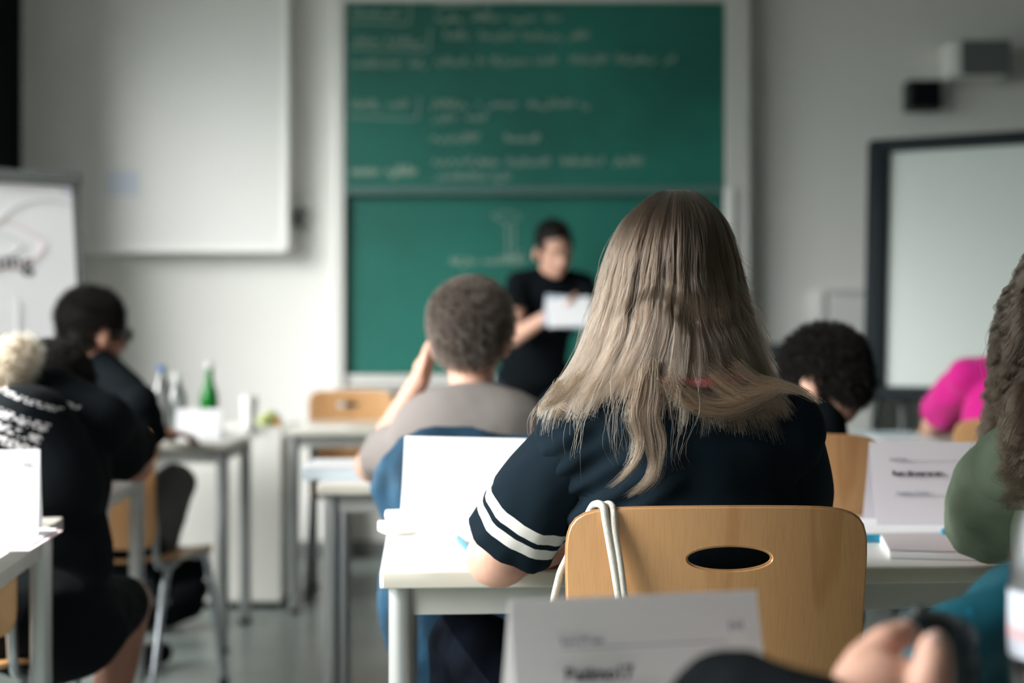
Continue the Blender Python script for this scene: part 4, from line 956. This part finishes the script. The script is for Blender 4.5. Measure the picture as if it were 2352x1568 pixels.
hh = cap_hair(sl, q, Rh, .98, HM_dark, MB_dark, 5000, .02, puff=.004, down=.6)
bc = P(18, 838, 3.10)
pt = blob('ponytail', [('e', bc, (.045, .04, .045), None), ('e', P(-10, 885, 3.08), (.045, .035, .045), None), ('e', P(52, 805, 3.12), (.026, .026, .026), None)], mat('blond_base', (.20, .14, .08), .7), sl, .006, 3, lambda v: .006 * noise.noise(v * 40))
fur('curls', pt, 2600, .034, HM_gold, pt, .5, (-.2, -.1, 0), .0007, .008, 12)

# --- teacher
c = P(1272, 565, 6.4)
J = dict(pel=(.10, 6.62, .93), shL=tuple(P(1192, 652, 6.5)), shR=tuple(P(1338, 655, 6.55)), nk=(P(1265, 0, 6.5).x, 6.53, 1.40), hd=(c.x, 6.45, c.z - .02), face=(.42, -1, -.38), hup=(0, -.2, 1),
         elL=tuple(P(1180, 775, 6.38)), wrL=tuple(P(1262, 722, 6.22)), elR=tuple(P(1378, 760, 6.42)), wrR=tuple(P(1335, 730, 6.24)), hipL=(.01, 6.62, .90), hipR=(.19, 6.62, .90), knL=(.0, 6.60, .50), knR=(.2, 6.60, .50), anL=(-.01, 6.64, .08), anR=(.21, 6.64, .08), toe=(0, -.17, -.03))
J['shL'], J['shR'] = J['shL'], J['shR']
def teacher_fix(J): return J
te, ts, q, Rh = person('person', 'person in a black t-shirt standing at the chalkboard, reading papers', J, M['skin3'], M['black'], mat('navy_trousers', (.008, .018, .032), .8), .55, (.066, .070), build=1.02, handpose={'L': dict(fd=(.9, -.35, .35), pn=(0, 0, 1), side=-1, curl=.45), 'R': dict(fd=(-.9, -.35, .2), pn=(0, 0, 1), side=1, curl=.45)}, shirt_extra=[('e', (.10, 6.61, .98), (.16, .12, .16), None)])
cap_hair(te, q, Rh, .95, HM_dark, MB_dark, 5000, .014, puff=-.002, down=.0, top=.020)
for sx in (-1, 1):
    e = blob('eye', [('e', q(sx * .032, .081, .004), (.010, .007, .006), Rh)], M['eyed'], te, .002, 1)
    blob('eyebrow', [('c', q(sx * .020, .088, .024), q(sx * .045, .082, .024), .004, .003)], MB_dark, te, .002, 1)
blob('mouth', [('c', q(-.018, .094, -.058), q(.018, .094, -.058), .004, .004)], M['lip'], te, .002, 1)
a = P(1300, 722, 6.18)
pr_ = put('paper_bundle', B((0, 0, 0), (.21, .02, .15), rot=Matrix.Rotation(-.5, 3, 'X') @ Matrix.Rotation(.1, 3, 'Y'), bev=.003), mat('bluish_sheets', (.42, .50, .62), .7), None, False, (a.x + .01, 6.16, a.z + .01)); finish(pr_, 'bundle of bluish-white papers held by the standing person', 'papers')
put('front_sheet', B((.0, -.016, .0), (.19, .002, .14), rot=Matrix.Rotation(-.5, 3, 'X') @ Matrix.Rotation(-.08, 3, 'Y')), M['paper'], pr_, False)

# --- curly-haired student at the right edge
J = sit(.97, 2.02, lean=(-.02, .05), shz=.94, shw=.155)
J['hd'] = (.90, 2.14, 1.19); J['nk'] = (.93, 2.08, 1.02); J['shL'] = (P(2338, 0, 2.08).x, 2.09, .910); J['elL'] = (P(2292, 1215, 2.2).x, 2.25, .80); J['wrL'] = (.86, 2.42, .775); J['shR'] = (1.12, 2.08, .93); J['elR'] = (1.16, 2.25, .79); J['wrR'] = (1.0, 2.42, .775)
cy_, cs, q, Rh = person('person', 'person with long curly brown hair and olive green top at the right edge', J, M['skin3'], M['olive'], M['jeans'], .97, (.078, .070), fold=lambda v: .006 * noise.noise(v * 12), loose=.014)
hm2 = heightmap([cs] + [c for c in cs.children if c.name.startswith('sleeve')], .6, 1.3, .70, 1.10)
tb = np.array([(1.315, .865, .885), (1.30, .825, .94), (1.27, .792, .975), (1.22, .758, 1.005), (1.19, .744, 1.02), (1.145, .718, 1.03), (1.10, .708, 1.05), (1.04, .70, 1.06), (.97, .692, 1.06), (.90, .682, 1.07), (.84, .70, 1.06)])
NG, NS = 260, 40; th = np.repeat(np.radians(RNG.uniform(-215, 35, NG)), NS); ph = np.repeat(RNG.uniform(0, 6.28, NG), NS); rr = np.repeat(RNG.uniform(.82, 1.0, NG), NS); zz = np.repeat(RNG.uniform(.845, .93, NG), NS); N = len(th)
K2 = 40; s = np.linspace(0, 1, K2)[None]; Z = 1.31 - (1.31 - zz)[:, None] * s ** 1.4
L = np.interp(-Z, -tb[:, 0], tb[:, 1]); R = np.interp(-Z, -tb[:, 0], tb[:, 2]); cxx = (L + R) / 2; aa = (R - L) / 2; cy2 = 2.14; X0 = .018; bb = np.interp(-Z, [-1.315, -1.28, -1.22, -1.1, -.84], [.01, .08, .12, .15, .21])
amp = .014 * np.clip(s * 2.2, 0, 1); off = RNG.normal(0, .05, (N, 1)); ca = ph[:, None] + Z * (80 + 45 * np.sin(ph[:, None] * 7)) + off * 9
X = cxx + rr[:, None] * aa * np.cos(th[:, None] + off * .6) + amp * np.cos(ca); Y = cy2 + np.where(np.sin(th) < 0, 1, .55)[:, None] * rr[:, None] * bb * np.sin(th[:, None] + off * .6) + amp * np.sin(ca)
X += RNG.normal(0, .003, (N, 1)) * s + np.cumsum(RNG.normal(0, .0005, (N, K2)), axis=1)
X += .022; Y = np.where((np.sin(th) < .3)[:, None], clear(X, Y, Z, np.where(Z < 1.06, hm2(X, Z), 9.0), .006), Y)
bm = bmesh.new(); rings = []
for z in np.linspace(1.30, .98, 18):
    l_, r_, b_ = np.interp(-z, -tb[:, 0], tb[:, 1]), np.interp(-z, -tb[:, 0], tb[:, 2]), np.interp(-z, [-1.315, -1.28, -1.22, -1.1, -.84], [.01, .08, .12, .15, .21])
    ring = [bm.verts.new(((l_ + r_) / 2 + .022 + .80 * (r_ - l_) / 2 * math.cos(t), cy2 + .80 * (b_ if math.sin(t) < 0 else b_ * .55) * math.sin(t), z)) for t in [math.radians(-215 + 250 * k / 35) for k in range(36)]]
    rings.append(ring)
for a, b in zip(rings, rings[1:]):
    for k in range(35): bm.faces.new((a[k], a[k + 1], b[k + 1], b[k]))
bm.faces.new(rings[0]); bmesh.ops.solidify(bm, geom=bm.faces[:], thickness=.006)
hb2 = put('hair', bm, MB_curl, cy_); strands('hair_strands', np.stack([X, Y, Z], 2), .00042, HM_curl, hb2)

# --- neighbour's arm and hand in the near foreground
el = Vector((.158, 1.03, .818)); wr = Vector((.262, 1.03, .802)); wr2 = P(1965, 1650, 1.04)
arm = [('c', (.46, .40, .79), el, .055, .042), ('c', el, wr2, .040, .026)]
def fing(pts, rs):
    return [('c', P(*a), P(*b), r1, r2) for a, b, r1, r2 in zip(pts, pts[1:], rs, rs[1:])]
hp = [('e', P(2020, 1640, 1.05), (.040, .030, .045), None), ('e', P(1985, 1600, 1.06), (.026, .022, .036), None)]
hp += fing([(1955, 1620, 1.06), (1985, 1525, 1.065), (2035, 1475, 1.07), (2082, 1452, 1.08)], [.0190, .0160, .0135, .0100])          # index
hp += fing([(2000, 1620, 1.12), (2030, 1560, 1.13), (2065, 1530, 1.14), (2095, 1540, 1.13)], [.0125, .0105, .0095, .008])       # middle
hp += fing([(2015, 1650, 1.14), (2045, 1605, 1.15), (2080, 1580, 1.155), (2110, 1590, 1.15)], [.012, .010, .009, .008])             # ring
hp += fing([(2035, 1690, 1.15), (2062, 1655, 1.16), (2095, 1640, 1.165), (2120, 1650, 1.16)], [.011, .009, .008, .007])            # little
hp += fing([(2085, 1680, 1.035), (2132, 1600, 1.03), (2142, 1535, 1.03), (2146, 1488, 1.035)], [.020, .0170, .0150, .0120])          # thumb
nb = blob('person', arm + hp, M['skin3'], None, .003, 3); finish(nb, "person's hand in the near right foreground pinching a dark case, black sleeve", 'person')
sl_ = blob('sleeve', [('c', (.46, .40, .79), el, .060, .050), ('c', el, P(1880, 1655, 1.035), .050, .034)], M['black'], nb, .005, 5, lambda v: .004 * noise.noise(v * 30))
for (a_, r_) in ((P(2152, 1474, 1.028), .0075),): blob('thumbnail', [('e', a_, (r_, .003, r_ * 1.2), None)], mat('nail', (.75, .5, .44), .3), nb, .0015, 1)
# dark case held in the hand, teal bag behind it, bottle
pc = blob('pencil_case', [('c', P(2100, 1420, 1.14), P(2190, 1470, 1.15), .012, .020), ('c', P(2105, 1440, 1.14), P(2190, 1530, 1.15), .012, .022)], mat('slate_case', (.012, .028, .034), .6), None, .004, 4); finish(pc, 'dark slate pencil case held between thumb and fingers', 'pencil case')
put('zip', T([P(2100, 1402, 1.125), P(2165, 1412, 1.13), P(2200, 1430, 1.135)], .003, 8), M['grey2'], pc)
tb_ = blob('backpack', [('c', P(2150, 1490, 1.28), P(2400, 1395, 1.32), .036, .040), ('e', P(2270, 1570, 1.32), (.10, .05, .085), None), ('e', P(2380, 1520, 1.34), (.09, .05, .10), None), ('c', P(2150, 1540, 1.28), P(2160, 1640, 1.28), .04, .05)], M['teal'], None, .006, 5, lambda v: .005 * noise.noise(v * 22))
finish(tb_, 'teal fabric bag on the near desk behind the dark pencil case', 'bag'); put('zip', T(smooth_path([P(2225, 1400, 1.272), P(2252, 1470, 1.264), P(2256, 1560, 1.262)], 6), .003, 8), M['tealp'], tb_)
big = [(.030, 0), (.036, .008), (.037, .03), (.0345, .06), (.037, .075), (.037, .15), (.0355, .16), (.036, .175), (.031, .20), (.021, .225), (.0135, .245), (.013, .262)]
bo = bottle((P(2428, 0, 1.14).x, 1.14, .741), big, M['petg'], 'clear plastic water bottle in the lower right corner, white and red label', 'bottle', M['white'], .016, labelband=(.0376, .098, .150), mark=mat('pale_label', (.66, .70, .80), .5))
bm = bmesh.new(); lathe(bm, [(.0378, .112), (.0378, .122)], 28); put('label_stripe', bm, mat('red_stripe', (.72, .48, .52), .6), bo)
